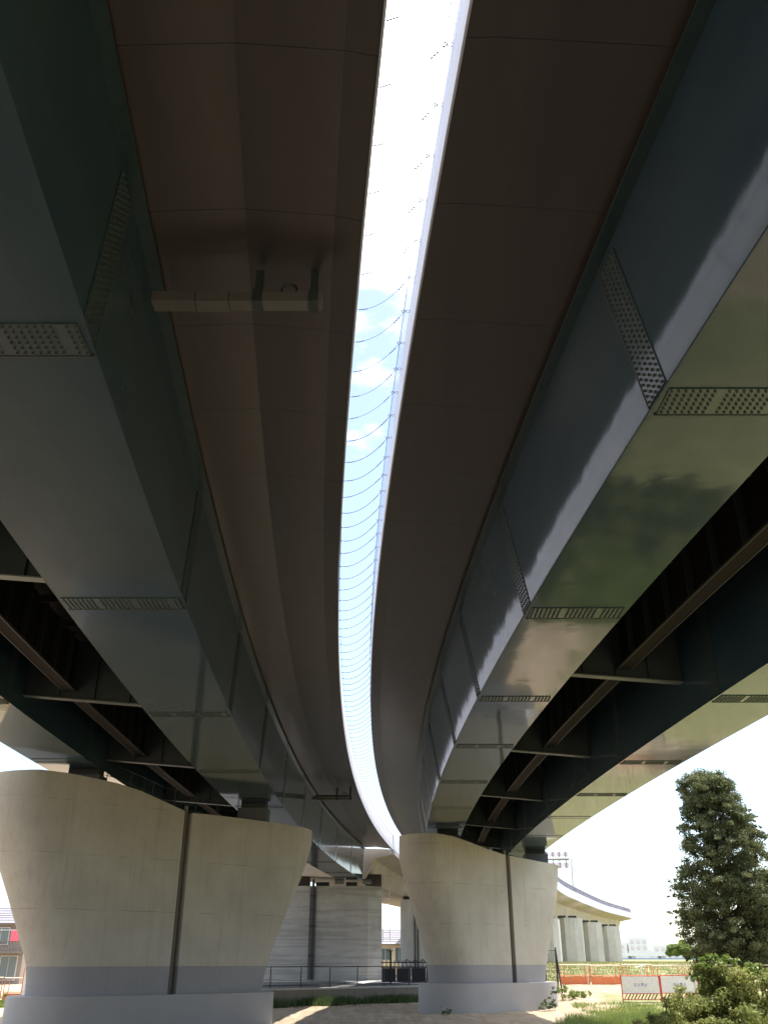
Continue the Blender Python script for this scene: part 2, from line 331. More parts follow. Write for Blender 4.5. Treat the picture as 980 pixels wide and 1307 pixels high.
def girder(root, lin, lout, zb, zt, lean, ztout, y0, y1, splices, near=0.0, bolts_to=30.0):
    """trapezoid steel box girder. lin = web edge seen from the gap side, lout = the other; lean>0 spreads the top"""
    sg = 1 if lin[0] > lout[0] else -1          # direction from box to lin side
    mb = MB(); t = 0.03
    # webs and bottom as a closed box, bottom flange lips
    sweep(mb, [(lin, zb), (off(lin, sg * lean), zt), (off(lout, -sg * lean), ztout), (lout, zb)], y0, y1, 1.5, True)
    g = mb.build('girder', 'girder_paint', root)
    lip = MB()
    sweep(lip, [(off(lin, sg * 0.045), zb - 0.03), (off(lin, sg * 0.045), zb - 0.002), (off(lout, -sg * 0.045), zb - 0.002), (off(lout, -sg * 0.045), zb - 0.03)], y0, y1, 1.5, True)
    lip.build('bottom_flange', 'girder_paint', g)
    tf = MB()
    sweep(tf, [(off(lin, sg * (lean - 0.05)), zt - 0.02), (off(lin, sg * (lean + 0.16)), zt - 0.02), (off(lin, sg * (lean + 0.16)), zt + 0.02), (off(lin, sg * (lean - 0.05)), zt + 0.02)], y0, y1, 2.5, True)
    tf.build('top_flange', 'splice_paint', g)
    for ysp in splices:
        # outside splice plate under the bottom flange, in three strips
        pl = MB(); bo = MB(); hw = 0.26 if ysp < 20 else 0.2
        xa, xb = sorted((X(lin, ysp), X(lout, ysp))); W = xb - xa; zp = zb - 0.031
        pl.box(xa + 0.03, ysp - hw, zp - 0.014, xb - 0.03, ysp + hw, zp)
        pl.build('splice_plate', 'splice_paint', g)
        jm = MB(); jm.box(xa + 0.0, ysp + hw + 0.004, zp - 0.022, xb, ysp + hw + 0.028, zp - 0.001); jm.build('joint_gap', 'bolt_paint', g)
        if ysp < bolts_to:
            nx = int(W / 0.082); nyb = 6
            for i in range(nx):
                if (i % 8) == 7: continue
                for j in range(nyb):
                    if j == nyb // 2 and False: continue
                    bolt(bo, (xa + 0.07 + i * 0.082, ysp - hw + 0.045 + j * (2 * hw - 0.09) / (nyb - 1), zp - 0.014), (0, 0, -1), (1, 0, 0))
            bo.build('bolt_heads', 'bolt_paint', g, kind='stuff')
        # web splice on lin side
        pw = MB(); bw = MB()
        def wp(y, f, d):      # point on web at height fraction f, pushed out d
            x0 = X(lin, y); z = zb + (zt - zb) * f; x = x0 + sg * lean * f
            nv = Vector((sg, 0, -lean / (zt - zb))).normalized(); return Vector((x, y, z)) + nv * d
        f0, f1 = 0.03, 0.94
        vs = [wp(ysp - hw, f0, 0), wp(ysp + hw, f0, 0), wp(ysp + hw, f1, 0), wp(ysp - hw, f1, 0)]
        vo = [wp(ysp - hw, f0, .014), wp(ysp + hw, f0, .014), wp(ysp + hw, f1, .014), wp(ysp - hw, f1, .014)]
        pw.loft([vs, vo]); pw.build('splice_plate', 'splice_paint', g)
        jw = MB(); jw.loft([[wp(ysp + hw + .004, f0 - .02, .0), wp(ysp + hw + .03, f0 - .02, .0), wp(ysp + hw + .03, f1, .0), wp(ysp + hw + .004, f1, .0)],
                            [wp(ysp + hw + .004, f0 - .02, .02), wp(ysp + hw + .03, f0 - .02, .02), wp(ysp + hw + .03, f1, .02), wp(ysp + hw + .004, f1, .02)]])
        jw.build('joint_gap', 'bolt_paint', g)
        if ysp < bolts_to:
            nr = 25; nc = 5; nv = (sg, 0, -lean / (zt - zb))
            for i in range(nr):
                for j in range(nc):
                    p = wp(ysp - hw + 0.05 + j * (2 * hw - 0.1) / (nc - 1), f0 + 0.015 + i * (f1 - f0 - 0.03) / (nr - 1), 0.014)
                    bolt(bw, p, nv, (0, 1, 0))
            bw.build('bolt_heads', 'bolt_paint', g, kind='stuff')
    return g

def panels(root, prof_top_thick, y0, y1, step, mname='soffit_brown', name='soffit_panel', gap=0.006):
    """prof: list of (line,z) polyline; each panel is a thin folded plate"""
    prof = prof_top_thick; y = y0
    while y < y1 - 0.05:
        ye = min(y + step, y1); mb = MB()
        rings = []
        for yy in ys(y + gap / 2, ye - gap / 2, 1.2):
            lo = [(X(l, yy), yy, z) for l, z in prof]; hi = [(X(l, yy), yy, z + 0.04) for l, z in reversed(prof)]
            rings.append(lo + hi)
        mb.loft(rings, True); mb.build(name, mname, root); y = ye

def cross_beam(root, la, lb, y, zt, za, zb, web_m='girder_paint_dark', fl=0.24):
    xa, xb = X(la, y), X(lb, y)
    mb = MB(); mb.loft([[(xa, y - .015, zt), (xb, y - .015, zt), (xb, y - .015, zb), (xa, y - .015, za)], [(xa, y + .015, zt), (xb, y + .015, zt), (xb, y + .015, zb), (xa, y + .015, za)]])
    b = mb.build('cross_beam', web_m, root)
    f_ = MB(); f_.loft([[(xa, y - fl / 2, za - .03), (xb, y - fl / 2, zb - .03), (xb, y - fl / 2, zb), (xa, y - fl / 2, za)], [(xa, y + fl / 2, za - .03), (xb, y + fl / 2, zb - .03), (xb, y + fl / 2, zb), (xa, y + fl / 2, za)]])
    f_.build('beam_flange', 'light_steel', b)
    for k in range(1, 4):
        x = xa + (xb - xa) * k / 4; z = za + (zb - za) * k / 4
        MB().box(x - .01, y - fl * .45, z, x + .01, y - .016, zt).build('beam_stiffener', web_m, b)
    return b
def stringer(root, line, y0, y1, zt, zb, side):
    mb = MB(); sweep(mb, [(off(line, -.012), zt), (off(line, .012), zt), (off(line, .012), zb), (off(line, -.012), zb)], y0, y1, 2.5)
    s_ = mb.build('stringer', 'stringer_brown', root)
    fl = MB(); sweep(fl, [(off(line, -.17), zb), (off(line, .17), zb), (off(line, .17), zb - .03), (off(line, -.17), zb - .03)], y0, y1, 2.5)
    fl.build('stringer_flange', 'stringer_brown', s_)
    for d in (-.18, .16):  # paler strips: light catching the flange edges, put into the colour
        e = MB(); sweep(e, [(off(line, d), zb + .004), (off(line, d + .02), zb + .004), (off(line, d + .02), zb - .05), (off(line, d), zb - .05)], y0, y1, 2.5)
        e.build('flange_lit_edge', 'lit_edge_tone', s_)
    y = y0 + 0.6
    while y < y1 - .3:
        v = MB(); x = X(line, y); xs = sorted((x + side * .014, x + side * .15)); v.box(xs[0], y - .02, zb + .002, xs[1], y + .02, zt); v.build('stiffener', 'bolt_paint', s_); y += 1.25
def deck_slab(root, lines_z, y0, y1, m='slab_dark'):
    mb = MB(); sweep(mb, lines_z, y0, y1, 2.5); return mb.build('deck_slab', m, root)
def parapet(root, l0, z0, z1, th, y0, y1, m='parapet_white', seg=8.0, name='parapet'):
    y = y0
    while y < y1 - .1:
        ye = min(y + seg, y1); mb = MB()
        sweep(mb, [(l0, z0), (off(l0, th), z0), (off(l0, th * .8), z1), (off(l0, th * .2), z1)], y, ye - .02, 2.0); mb.build(name, m, root); y = ye

# ================= LEFT VIADUCT (steel)
Y0, YL1, YR1 = -14.0, 76.4, 78.0
Lv = thing('steel_viaduct', 'left curved steel viaduct with dark brown soffit and two dark grey-green box girders', 'viaduct', (-7, 30, 8))
gs = [-7.9, -0.3, 7.41, 15.04, 23.13, 31.0, 38.8, 46.6, 54.4, 62.2, 70.0]
girder(Lv, LD, LE, 5.8, 8.08, 0.12, 8.08, Y0, YL1, gs, bolts_to=32)
girder(Lv, LD2, LE2, 6.3, 8.42, 0.0, 8.42, Y0, YL1, [g + 0.6 for g in gs], bolts_to=30)
panels(Lv, [(off(LC, -0.40), 8.17), (off(LA, -1.44), 8.22), (off(LA, -0.34), 8.10), (off(LA, 0.0), 8.01)], Y0, YL1, 2.2)
panels(Lv, [(off(LE2, -0.9), 8.75), (off(LE2, 0.0), 8.5)], Y0, YL1, 4.4)
deck_slab(Lv, [(off(LA, -0.01), 8.06), (off(LA, -0.01), 8.42), (off(LE2, -0.95), 9.15), (off(LE2, -0.95), 8.85), (LE2, 8.62), (LE, 8.42), (LC, 8.38), (off(LA, -1.44), 8.34), (off(LA, -.34), 8.19)], Y0, YL1)
parapet(Lv, off(LA, -.24), 8.33, 9.25, .24, Y0, YL1); 
mb = MB(); sweep(mb, [(off(LA, 0.003), 7.99), (off(LA, 0.03), 7.99), (off(LA, 0.03), 8.40), (off(LA, 0.003), 8.40)], Y0, YL1, 1.5); mb.build('edge_strip', 'parapet_white', Lv)
parapet(Lv, off(LE2, -.95), 9.05, 10.0, .24, Y0, YL1)
for y in (-3, 6.3, 15.6, 24.9, 34.0, 43.3, 52.5, 61.8, 71): cross_beam(Lv, off(LD2, .02), off(LE, -.0), y, 8.36, 6.75, 6.42)
stringer(Lv, (-9.12, 0.004), Y0, YL1, 8.38, 6.88, 1)
for (l0, l1, zz) in (((-10.35, 0), (-9.3, 0), 8.4), ):
    pass
for y in np.arange(Y0 + 1, YL1, 1.9):
    mb = MB(); y = float(y); mb.box(X(LD2, y) + .03, y - .05, 8.16, X(LE, y) - .03, y + .05, 8.355); mb.build('slab_rib', 'slab_dark', Lv)

# ================= RIGHT VIADUCT (steel)
Rv = thing('steel_viaduct', 'right curved steel viaduct with glossy teal web, green reflections and brown soffit', 'viaduct', (5, 30, 8))
gr = [-9.5, -3.5, 2.4, 8.55, 15.53, 21.57, 27.0, 33.0, 39.1, 45.2, 51.3, 57.4, 63.5, 69.6]
girder(Rv, RG, RH, 5.8, 8.0, 0.40, 8.0, Y0, YR1, gr, bolts_to=34)
gi = [-6.5, 0.5, 7.0, 13.4, 19.7, 26.9, 32.65, 38.2, 44.5, 51, 57]
girder(Rv, RI, RJ, 5.3, 7.6, 0.0, 7.6, Y0, YR1, gi, bolts_to=34)
panels(Rv, [(off(RB, 0.0), 8.3), (off(RB, 0.3), 8.31), (off(RB, 1.2), 8.235), (off(RF, -0.03), 8.15)], Y0, YR1, 2.2)
panels(Rv, [(off(RJ, 0.03), 7.7), (off(RJ, 0.75), 7.78)], Y0, YR1, 4.4)
deck_slab(Rv, [(off(RB, .01), 8.36), (off(RB, .01), 8.62), (off(RJ, .8), 8.05), (off(RJ, .8), 7.84), (RJ, 7.76), (RI, 7.80), (RH, 8.14), (RF, 8.2), (off(RB, 1.2), 8.38), (off(RB, .3), 8.42)], Y0, YR1)
parapet(Rv, off(RB, 0), 8.63, 9.55, .24, Y0, YR1)
mb = MB(); sweep(mb, [(off(RB, -0.03), 8.29), (off(RB, -0.003), 8.29), (off(RB, -0.003), 8.66), (off(RB, -0.03), 8.66)], Y0, YR1, 1.5); mb.build('edge_strip', 'parapet_white', Rv)
parapet(Rv, off(RJ, .56), 8.06, 9.0, .24, Y0, YR1)
for y in (-6, 3.2, 21.4, 30.3, 39.4, 48.6, 57.5): cross_beam(Rv, off(RH, .0), off(RI, -.02), y, 7.9, 6.38, 6.12)
stringer(Rv, (5.52, -.012), Y0, YR1, 7.95, 6.48, -1)
for y in np.arange(Y0 + 1, YR1, 1.9):
    mb = MB(); y = float(y); mb.box(X(RH, y) + .03, y - .05, 7.60, X(RI, y) - .03, y + .05, 7.78); mb.build('slab_rib', 'slab_dark', Rv)

# ================= cables slung across the gap
Cn = thing('gap_cables', 'many thin sagging wires slung across the bright gap between both decks', 'cables', (0, 30, 9.3))
def shackle(y, x, z, s=1.0):
    m_ = MB()
    for d in (-.035, .035):
        c = Vector((x + d, y, z)); m_.tube([c + Vector((.034 * math.cos(a), .034 * math.sin(a) * .9, 0)) for a in np.linspace(0, 2 * math.pi, 9)[:-1]], .006, 4, True)
    return m_
beadm = None
y = 4.3; i = 0
while y < 75.0:
    xa = X(off(LA, .035), y + .25); xb = X(off(RB, -.04), y)
    za, zb = 9.02, 9.45; sag = .16 + rng.uniform(-.02, .03); N = 12
    f = lambda t: Vector((xa + (xb - xa) * t, y + .25 * (1 - t), za + (zb - za) * t - sag * 4 * t * (1 - t)))
    mb = MB(); mb.tube([f(k / N) for k in range(N + 1)], .0045 if y < 14 else (.007 if y < 30 else .009), 4)
    c = mb.build('wire', 'cable', Cn)
    b = MB()
    for t in (.10, .14, .18, .22, .80, .84, .88):
        p = f(t); q = f(t + .018); b.tube([p, q], .011, 5)
    if y < 40: b.build('crimps', 'cable', c, kind='stuff')
    if y < 45:
        sh = shackle(y, xb + .02, zb); sh.build('shackle', 'cable', c)
        MB().tube([Vector((xa + .03 * math.cos(a), y + .25 + .03 * math.sin(a), za)) for a in np.linspace(0, 2 * math.pi, 8)[:-1]], .006, 4, True).build('ring', 'cable', c)
    y += .78 + rng.uniform(-.05, .05); i += 1
mb = MB(); mb.tube([(X(off(RB, -.05), q), q, 9.45) for q in ys(Y0, YR1, 1.0)], .005, 4); mb.build('edge_rope', 'cable', Cn)
mb = MB(); mb.tube([(X(off(LA, .045), q), q, 9.02) for q in ys(Y0, YL1, 1.0)], .005, 4); mb.build('edge_rope', 'cable', Cn)
# fine hanging net on the right parapet
mb = MB()
for q in np.arange(2.5, 45, .16):
    q = float(q); mb.beam((X(off(RB, -.045), q), q, 9.44), (X(off(RB, -.045), q), q, 8.66), .003, .003)
for z in np.arange(8.7, 9.4, .16):
    mb.tube([(X(off(RB, -.048), q), q, float(z)) for q in ys(2, 45, 1.5)], .0018, 3)
mb.build('hanging_net', 'galvanised', Cn, kind='stuff')

# ================= service bracket beams under the left soffit
def bracket(y, xl, xr, z, label):
    t = thing('service_arm', label, 'bracket', (xl, y, z), 'service arms hung under the left soffit')
    m_ = MB(); n = 5
    m_.box(xl, y - .11, z - .075, xl + .55, y + .11, z + .075); m_.build('arm_section', 'grey_box', t)
    m_ = MB(); m_.box(xl + .56, y - .11, z - .085, xl + .98, y + .11, z + .085); m_.build('arm_section', 'grey_box', t)
    m_ = MB(); m_.box(xl + .99, y - .10, z - .075, xr, y + .10, z + .075); m_.build('arm_section', 'grey_box', t)
    for fx in (.62, .95):
        x = xl + (xr - xl) * fx
        m_ = MB(); m_.box(x - .06, y - .125, z - .09, x + .06, y + .125, z + .09); m_.box(x - .05, y - .03, z + .09, x + .05, y + .03, 8.12); m_.build('hanger', 'bolt_paint', t)
    x = xl + (xr - xl) * .8
    MB().tube([(x + .10 * math.cos(a), y + .02, z + .2 + .10 * math.sin(a)) for a in np.linspace(0, 2 * math.pi, 13)[:-1]], .018, 6, True).build('clamp_ring', 'bolt_paint', t)
    MB().tube([(xl + .1, y + .16, z + .16), (xr - .1, y + .16, z + .16)], .035, 8).build('conduit', 'bolt_paint', t)
    return t
bracket(9.0, -2.98, -.80, 7.62, 'grey boxed service arm under the left soffit, nearest the camera')
bracket(48.0, -3.75, -1.65, 7.55, 'dark service arm far along the left soffit, above the board-marked pier')

# ================= PIERS
def stad(p0, phi, T, s0, s1, groove=None, ztop=None, n=14, e=1.0):
    d = Vector((math.cos(phi), math.sin(phi))); nn = Vector((-d.y, d.x)); c = Vector(p0) + nn * T / 2; P_ = []
    a = [-math.pi / 2 + math.pi * k / (n - 1) for k in range(n)]
    # near face from s0 to s1 with notch
    def nf(s, dep=0.0): return (Vector(p0) + d * s + nn * dep, s)
    pts = []
    ss = [0.0 + k for k in (0.15, .3, .45)]
    g0, g1, dp = groove
    a0 = s0 + T / 2; a1 = s1 - T / 2
    for k in range(1, 6): pts.append(nf(a0 + (g0 - a0) * k / 6))
    pts += [nf(g0), nf(g0, dp), nf(g1, dp), nf(g1)]
    for k in range(1, 6): pts.append(nf(g1 + (a1 - g1) * k / 6))
    for t in a: s = s1 + T / 2 * (math.cos(t) - 1); pts.append((c + d * s + nn * (T / 2 * math.sin(t)), s))
    for t in a: s = s0 - T / 2 * (math.cos(t) - 1); pts.append((c + d * s - nn * (T / 2 * math.sin(t)), s))
    return pts
def flared_pier(label, p0, phi, T, tab, top, groove, zband, zplinth, zground, plinth, group=None):
    phi = R(phi); t = thing('bridge_pier', label, 'pier', (p0[0], p0[1], zground))
    S = lambda z: (np.interp(z, tab[0], tab[1]), np.interp(z, tab[0], tab[2]))
    ztop = lambda s: float(np.interp(s, [q[0] for q in top], [q[1] for q in top]))
    def ring(z, g=groove):
        s0, s1 = S(z); return [(p.x, p.y, z) for p, s in stad(p0, phi, T, s0, s1, g)]
    zs = [zband] + [z for z in (0.2, .5, 1, 1.5, 2, 2.5, 3, 3.5, 3.8, 4.1, 4.3, 4.42) if z > zband]
    rings = [ring(z) for z in zs]
    s0, s1 = S(5.5); last = []
    for p, s in stad(p0, phi, T, s0, s1, groove): last.append((p.x, p.y, ztop(s)))
    rings.append([(a[0], a[1], 4.43 + (l[2] - 4.43) * .5) for a, l in zip(last, last)]); rings.append(last)
    m_ = MB(); m_.loft(rings, True); m_.build('pier_stem', 'pier_concrete', t, smooth=True)
    m_ = MB(); m_.loft([ring(z) for z in (zplinth, (zplinth + zband) / 2, zband - .002)], True); m_.build('painted_band', 'pier_band', t, smooth=True)
    # darker strip along the back of the drain groove
    d = Vector((math.cos(phi), math.sin(phi), 0)); nn = Vector((-d.y, d.x, 0)); g0, g1, dp = groove
    P0 = Vector((*p0, 0))
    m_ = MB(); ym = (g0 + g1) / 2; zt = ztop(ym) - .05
    m_.obox(P0 + d * ym + nn * (dp - .015) + Vector((0, 0, (zt + zplinth) / 2)), d * ((g1 - g0) / 2 - .004), nn * .012, Vector((0, 0, (zt - zplinth) / 2))); m_.build('groove_strip', 'groove_dark', t)
    MB().tube([tuple(P0 + d * ym + nn * (dp - .12) + Vector((0, 0, z))) for z in (zplinth + .05, zt + .3)], .075, 10).build('drain_pipe', 'pipe_grey', t, smooth=True)
    # plinth
    a0, a1, grow = plinth
    m_ = MB()
    pr = [(p.x, p.y) for p, s in stad((Vector(p0) + Vector((d.y, -d.x)) * grow), phi, T + 2 * grow, a0, a1, (g0, g0 + .01, 0.0))]
    m_.loft([[(x, y, z) for x, y in pr] for z in (zground - .6, zplinth - .03)] + [[(x + (p0[0] + d.x * 4 - x) * .004, y + (p0[1] + d.y * 4 - y) * .004, zplinth) for x, y in pr]], True)
    m_.build('plinth', 'plinth_paint', t, smooth=True)
    return t
Z = [-1.1, -.5, 0, 1, 2, 3, 4, 4.42, 5.9]
pR = flared_pier('pale flared concrete pier right of centre, carrying the right viaduct', (2.67, 45.4), 38, 2.6,
    (Z, [.62, .61, .53, .20, -.20, -.57, -.96, -1.08, -1.07], [7.51, 7.6, 7.75, 8.12, 8.51, 8.86, 9.08, 9.15, 9.35]),
    [(-1.2, 5.5), (0, 5.5), (1.0, 5.43), (2.05, 5.24), (3.1, 5.02), (4.35, 4.80), (4.75, 4.79), (6.46, 4.66), (9.3, 4.5)], (4.45, 4.75, .35), -.19, -.95, -2.15, (.1, 8.2, .28))
pL = flared_pier('large flared concrete pier in the left foreground with dark drain groove', (-11.8, 31.8), 40, 2.6,
    (Z, [1.05, 1.0, .89, .39, -.11, -.63, -1.15, -1.32, -1.6], [10.0, 10.08, 10.22, 10.64, 11.10, 11.61, 12.0, 12.1, 12.1]),
    [(-1.7, 5.8), (0, 5.98), (.83, 5.95), (1.72, 5.89), (3.11, 5.77), (4.26, 5.46), (5.45, 5.10), (5.72, 5.06), (7.35, 5.06), (9.56, 5.02), (12.2, 4.9)], (5.5, 5.83, .35), -.18, -1.06, -2.15, (.45, 10.5, .28))
def bearing(root, x, y, z0, z1, w_=.85):
    m_ = MB(); m_.box(x - w_ / 2, y - .35, z1 - .22, x + w_ / 2, y + .35, z1 - .034); b = m_.build('bearing', 'rubber', root)
    m_ = MB(); m_.box(x - w_ / 2 - .1, y - .45, z0 - .05, x + w_ / 2 + .1, y + .45, z1 - .222); m_.build('bearing_seat', 'bolt_paint', b)
bearing(Lv, -11.0, 33.6, 5.94, 6.3, 1.1); bearing(Lv, -5.35, 38.2, 5.03, 5.8, 1.0)
bearing(Rv, 3.2, 47.1, 5.4, 5.8, 1.0); bearing(Rv, 8.1, 50.7, 4.63, 5.3, 1.0)

# railings and small fittings on pier tops
def pier_railing(label, p0, phi, s0, s1, ztf, inset, n):
    phi = R(phi); d = Vector((math.cos(phi), math.sin(phi), 0)); nn = Vector((-d.y, d.x, 0)); P0 = Vector((*p0, 0))
    t = thing('pier_railing', label, 'railing', tuple(P0 + d * s0 + nn * inset + Vector((0, 0, ztf(s0)))))
    for k in range(n):
        s = s0 + (s1 - s0) * k / (n - 1); q = P0 + d * s + nn * inset
        MB().tube([q + Vector((0, 0, ztf(s) - .03)), q + Vector((0, 0, ztf(s) + 1.0))], .016, 6).build('post', 'bolt_paint', t)
    for h in (.95, .5):
        MB().tube([P0 + d * (s0 + (s1 - s0) * k / 6) + nn * inset + Vector((0, 0, ztf(s0 + (s1 - s0) * k / 6) + h)) for k in range(7)], .012, 6).build('rail', 'bolt_paint', t)
tL = lambda s: float(np.interp(s, [0, 3.11, 4.26, 5.45, 12], [5.95, 5.77, 5.46, 5.10, 4.95])) - .02
tR = lambda s: float(np.interp(s, [0, 2.05, 3.1, 4.35, 9], [5.48, 5.24, 5.02, 4.8, 4.55])) - .02
pier_railing('thin steel railing on top of the left foreground pier', (-11.8, 31.8), 40, 1.8, 8.6, tL, 1.3, 8)
pier_railing('thin steel railing on top of the pale right-hand pier', (2.67, 45.4), 38, 2.0, 6.0, tR, 1.3, 5)

# ---- board-marked pier behind (square with chamfered corners)
def cham_pier(name_label, x0, x1, y0, y1, z0, z1, ch, m='pier_board', label=None, mats=None):
    t = thing('bridge_pier', name_label, 'pier', ((x0 + x1) / 2, y0, z0))
    pr = [(x0 + ch, y0), (x1 - ch, y0), (x1, y0 + ch), (x1, y1 - ch), (x1 - ch, y1), (x0 + ch, y1), (x0, y1 - ch), (x0, y0 + ch)]
    m_ = MB(); m_.loft([[(x, y, z) for x, y in pr] for z in (z0 - .4, z1)], True); m_.build('pier_stem', m, t)
    return t
pF = cham_pier('broad board-marked concrete pier seen between the two flared piers', -12.5, -.17, 78, 80.6, -1.4, 5.42, 1.1)
MB().tube([(-5.72, 77.85, 5.9), (-5.72, 77.85, -1.3)], .11, 10).build('drain_pipe', 'black_metal', pF, smooth=True)
for x in (-5.95, -5.49):
    MB().box(x - .03, 77.93, -1.3, x + .03, 77.998, 5.3).build('groove_strip', 'pipe_grey', pF)
for z in (4.6, 2.4, .3): MB().box(-5.9, 77.7, z, -5.54, 77.995, z + .12).build('pipe_clamp', 'black_metal', pF)
def ladder(label, x, y, z0, z1, w_=.45, cage=None):
    t = thing('ladder', label, 'ladder', (x, y, z0))
    for dx in (0, w_): MB().tube([(x + dx, y, z0), (x + dx, y, z1)], .025, 6).build('ladder_rail', 'galvanised', t)
    z = z0 + .2
    while z < z1: MB().tube([(x, y, z), (x + w_, y, z)], .016, 5).build('rung', 'galvanised', t); z += .42
    return t
ladder('thin galvanised ladder fixed up the side of the board-marked pier', -.08, 78.9, 1.4, 6.3, .55)
for i, (x, wd) in enumerate(((-9.2, 1.1), (-4.6, 1.1), (-1.6, 1.0))):
    pass
m_ = MB(); m_.box(-5.55, 78.3, 5.43, -4.5, 79.3, 5.72); b = m_.build('bearing', 'rubber', pF)
m_ = MB(); m_.box(-3.1, 78.2, 5.43, -2.2, 79.3, 5.72); m_.build('bearing', 'rubber', pF)
m_ = MB(); m_.box(-1.5, 78.0, 5.43, -.2, 79.6, 6.3); m_.build('end_block', 'slab_dark', pF)
m_ = MB(); m_.box(-12.4, 78.4, 5.43, -6.1, 79.6, 6.1); m_.build('end_block', 'slab_dark', pF)
for x in (-4.0, -1.75):
    m_ = MB(); m_.tube([(x, 78.0, 5.75), (x + .75, 78.0, 5.72)], .2, 12); m_.build('drain_box', 'light_steel', pF, smooth=True)

# ================= CONCRETE VIADUCTS beyond the joints
def path_sweep(pts, prof):
    """pts: plan path (outer/right edge), prof: list of (inward offset to the left, z)"""
    rings = []
    for i, p in enumerate(pts):
        a = Vector(pts[max(i - 1, 0)]); b = Vector(pts[min(i + 1, len(pts) - 1)]); d = (b - a).normalized(); nl = Vector((-d.y, d.x))
        rings.append([(p[0] + nl.x * o, p[1] + nl.y * o, z) for o, z in prof])
    return rings
def catmull(P_, n=6):
    o = []
    for i in range(len(P_) - 1):
        p0, p1, p2, p3 = (Vector(P_[max(i - 1, 0)]), Vector(P_[i]), Vector(P_[i + 1]), Vector(P_[min(i + 2, len(P_) - 1)]))
        for k in range(n):
            t = k / n; o.append(tuple(0.5 * ((2 * p1) + (p2 - p0) * t + (2 * p0 - 5 * p1 + 4 * p2 - p3) * t * t + (3 * p1 - p0 - 3 * p2 + p3) * t ** 3)))
    o.append(tuple(P_[-1])); return o
Cv = thing('concrete_viaduct', 'pale concrete viaduct curving away at the right behind the right-hand pier', 'viaduct', (25, 130, 7))
rp = catmull([(12.2, 78.6), (17.2, 100), (22.4, 122), (29.4, 143.8), (39.3, 171.9), (46.9, 190.3), (50.6, 199.5), (52.0, 206), (51.6, 214), (49, 224), (44, 236), (36, 250)])
MB().loft(path_sweep(rp, [(0, 7.75), (.3, 7.7), (2.4, 7.25), (3.0, 5.25), (6.6, 5.25), (7.3, 7.3), (9.2, 7.95), (9.2, 8.1), (0, 8.0)]), True).build('box_girder', 'concrete_box', Cv, smooth=True)
MB().loft(path_sweep(rp, [(-.02, 7.72), (-.02, 8.75), (.24, 8.75), (.24, 8.02), (.1, 7.72)]), True).build('parapet', 'parapet_white', Cv)
MB().loft(path_sweep(rp, [(9.0, 8.05), (9.0, 9.0), (9.22, 9.0), (9.22, 7.9)]), True).build('parapet', 'parapet_white', Cv)
# mesh fence on the outer parapet: posts + rails
for i in range(0, len(rp) - 1):
    a, b = Vector(rp[i]), Vector(rp[i + 1]); d = (b - a); L_ = d.length; n = max(1, int(L_ / 2.0)); m_ = MB()
    dn = Vector((-d.y, d.x)).normalized() * .1; a = a + dn; b = b + dn
    for k in range(n):
        q = a + d * (k / n); m_.tube([(q.x, q.y, 8.7), (q.x, q.y, 9.5)], .07, 4)
    nv = max(2, int(L_ / .45))
    for k in range(nv):
        q = a + d * (k / nv); m_.tube([(q.x, q.y, 8.76), (q.x, q.y, 9.45)], .045, 3)
    for z in (8.84, 9.04, 9.24, 9.46): m_.beam((a.x, a.y, z), (b.x, b.y, z), .035, .07)
    m_.build('fence_panel', 'fence_grey', Cv)
def skew_pier(label, xl, xr, y, z0, z1, group):
    """slab pier under the far viaduct: two faces visible, chamfered right end"""
    t = thing('bridge_pier', label, 'pier', ((xl + xr) / 2, y, z0), group)
    w_ = xr - xl; pr = [(xl, y + .9), (xl + .25 * w_, y - .1), (xl + .66 * w_, y), (xr, y + .9), (xr + 1.2, y + 6.5), (xr, y + 7.2), (xl + .8 * w_, y + 7), (xl, y + 2)]
    m_ = MB(); m_.loft([[(x, yy, z) for x, yy in pr] for z in (z0 - 1, z1)], True); m_.build('pier_stem', 'pier_far', t)
    for fx in (.2, .62):
        x = xl + w_ * fx; m_ = MB(); m_.box(x - .45, y + .1, z1, x + .45, y + 1.1, z1 + .26); m_.build('bearing', 'rubber', t)
G = 'slab piers under the far concrete viaduct'
skew_pier('near slab pier of the far concrete viaduct, beside the right pier', 22.6, 25.9, 127, -.6, 4.98, G)
skew_pier('middle slab pier of the far concrete viaduct', 28.8, 31.8, 142, -.6, 4.98, G)
skew_pier('rightmost slab pier of the far concrete viaduct', 35.1, 38.2, 158, -.6, 4.98, G)
skew_pier('narrow sliver of slab pier just behind the pale right-hand pier', 18.6, 21.2, 118, -.6, 4.6, G)
skew_pier('slab pier standing far behind the gap of the first two slab piers', 42.0, 44.0, 205, -.6, 4.98, G)

Cl = thing('concrete_viaduct', 'tan concrete box viaduct continuing beyond the board-marked pier', 'viaduct', (2, 90, 7))
lp = [(X(off(LA, .02), q), q) for q in ys(76.9, 150, 3)]
MB().loft(path_sweep(lp, [(0, 7.75), (.3, 7.7), (1.6, 7.4), (2.4, 5.95), (8.2, 6.2), (9.0, 7.6), (11, 8.2), (11, 8.5), (0, 8.1)]), True).build('box_girder', 'concrete_box', Cl, smooth=True)
MB().loft(path_sweep(lp, [(0, 7.74), (0, 9.2), (.24, 9.2), (.24, 8.12)]), True).build('parapet', 'parapet_white', Cl)
MB().loft(path_sweep(lp, [(10.8, 8.4), (10.8, 9.6), (11.02, 9.6), (11.02, 8.3)]), True).build('parapet', 'parapet_white', Cl)
p2 = cham_pier('pale grey pier with two pipes, between board-marked pier and right pier', 1.72, 9.5, 100, 103, -1.4, 5.65, .45, 'pier_far')
for x in (3.15, 3.45): MB().tube([(x, 99.85, 4.2), (x, 99.85, -1.2)], .07, 8).build('drain_pipe', 'black_metal', p2)
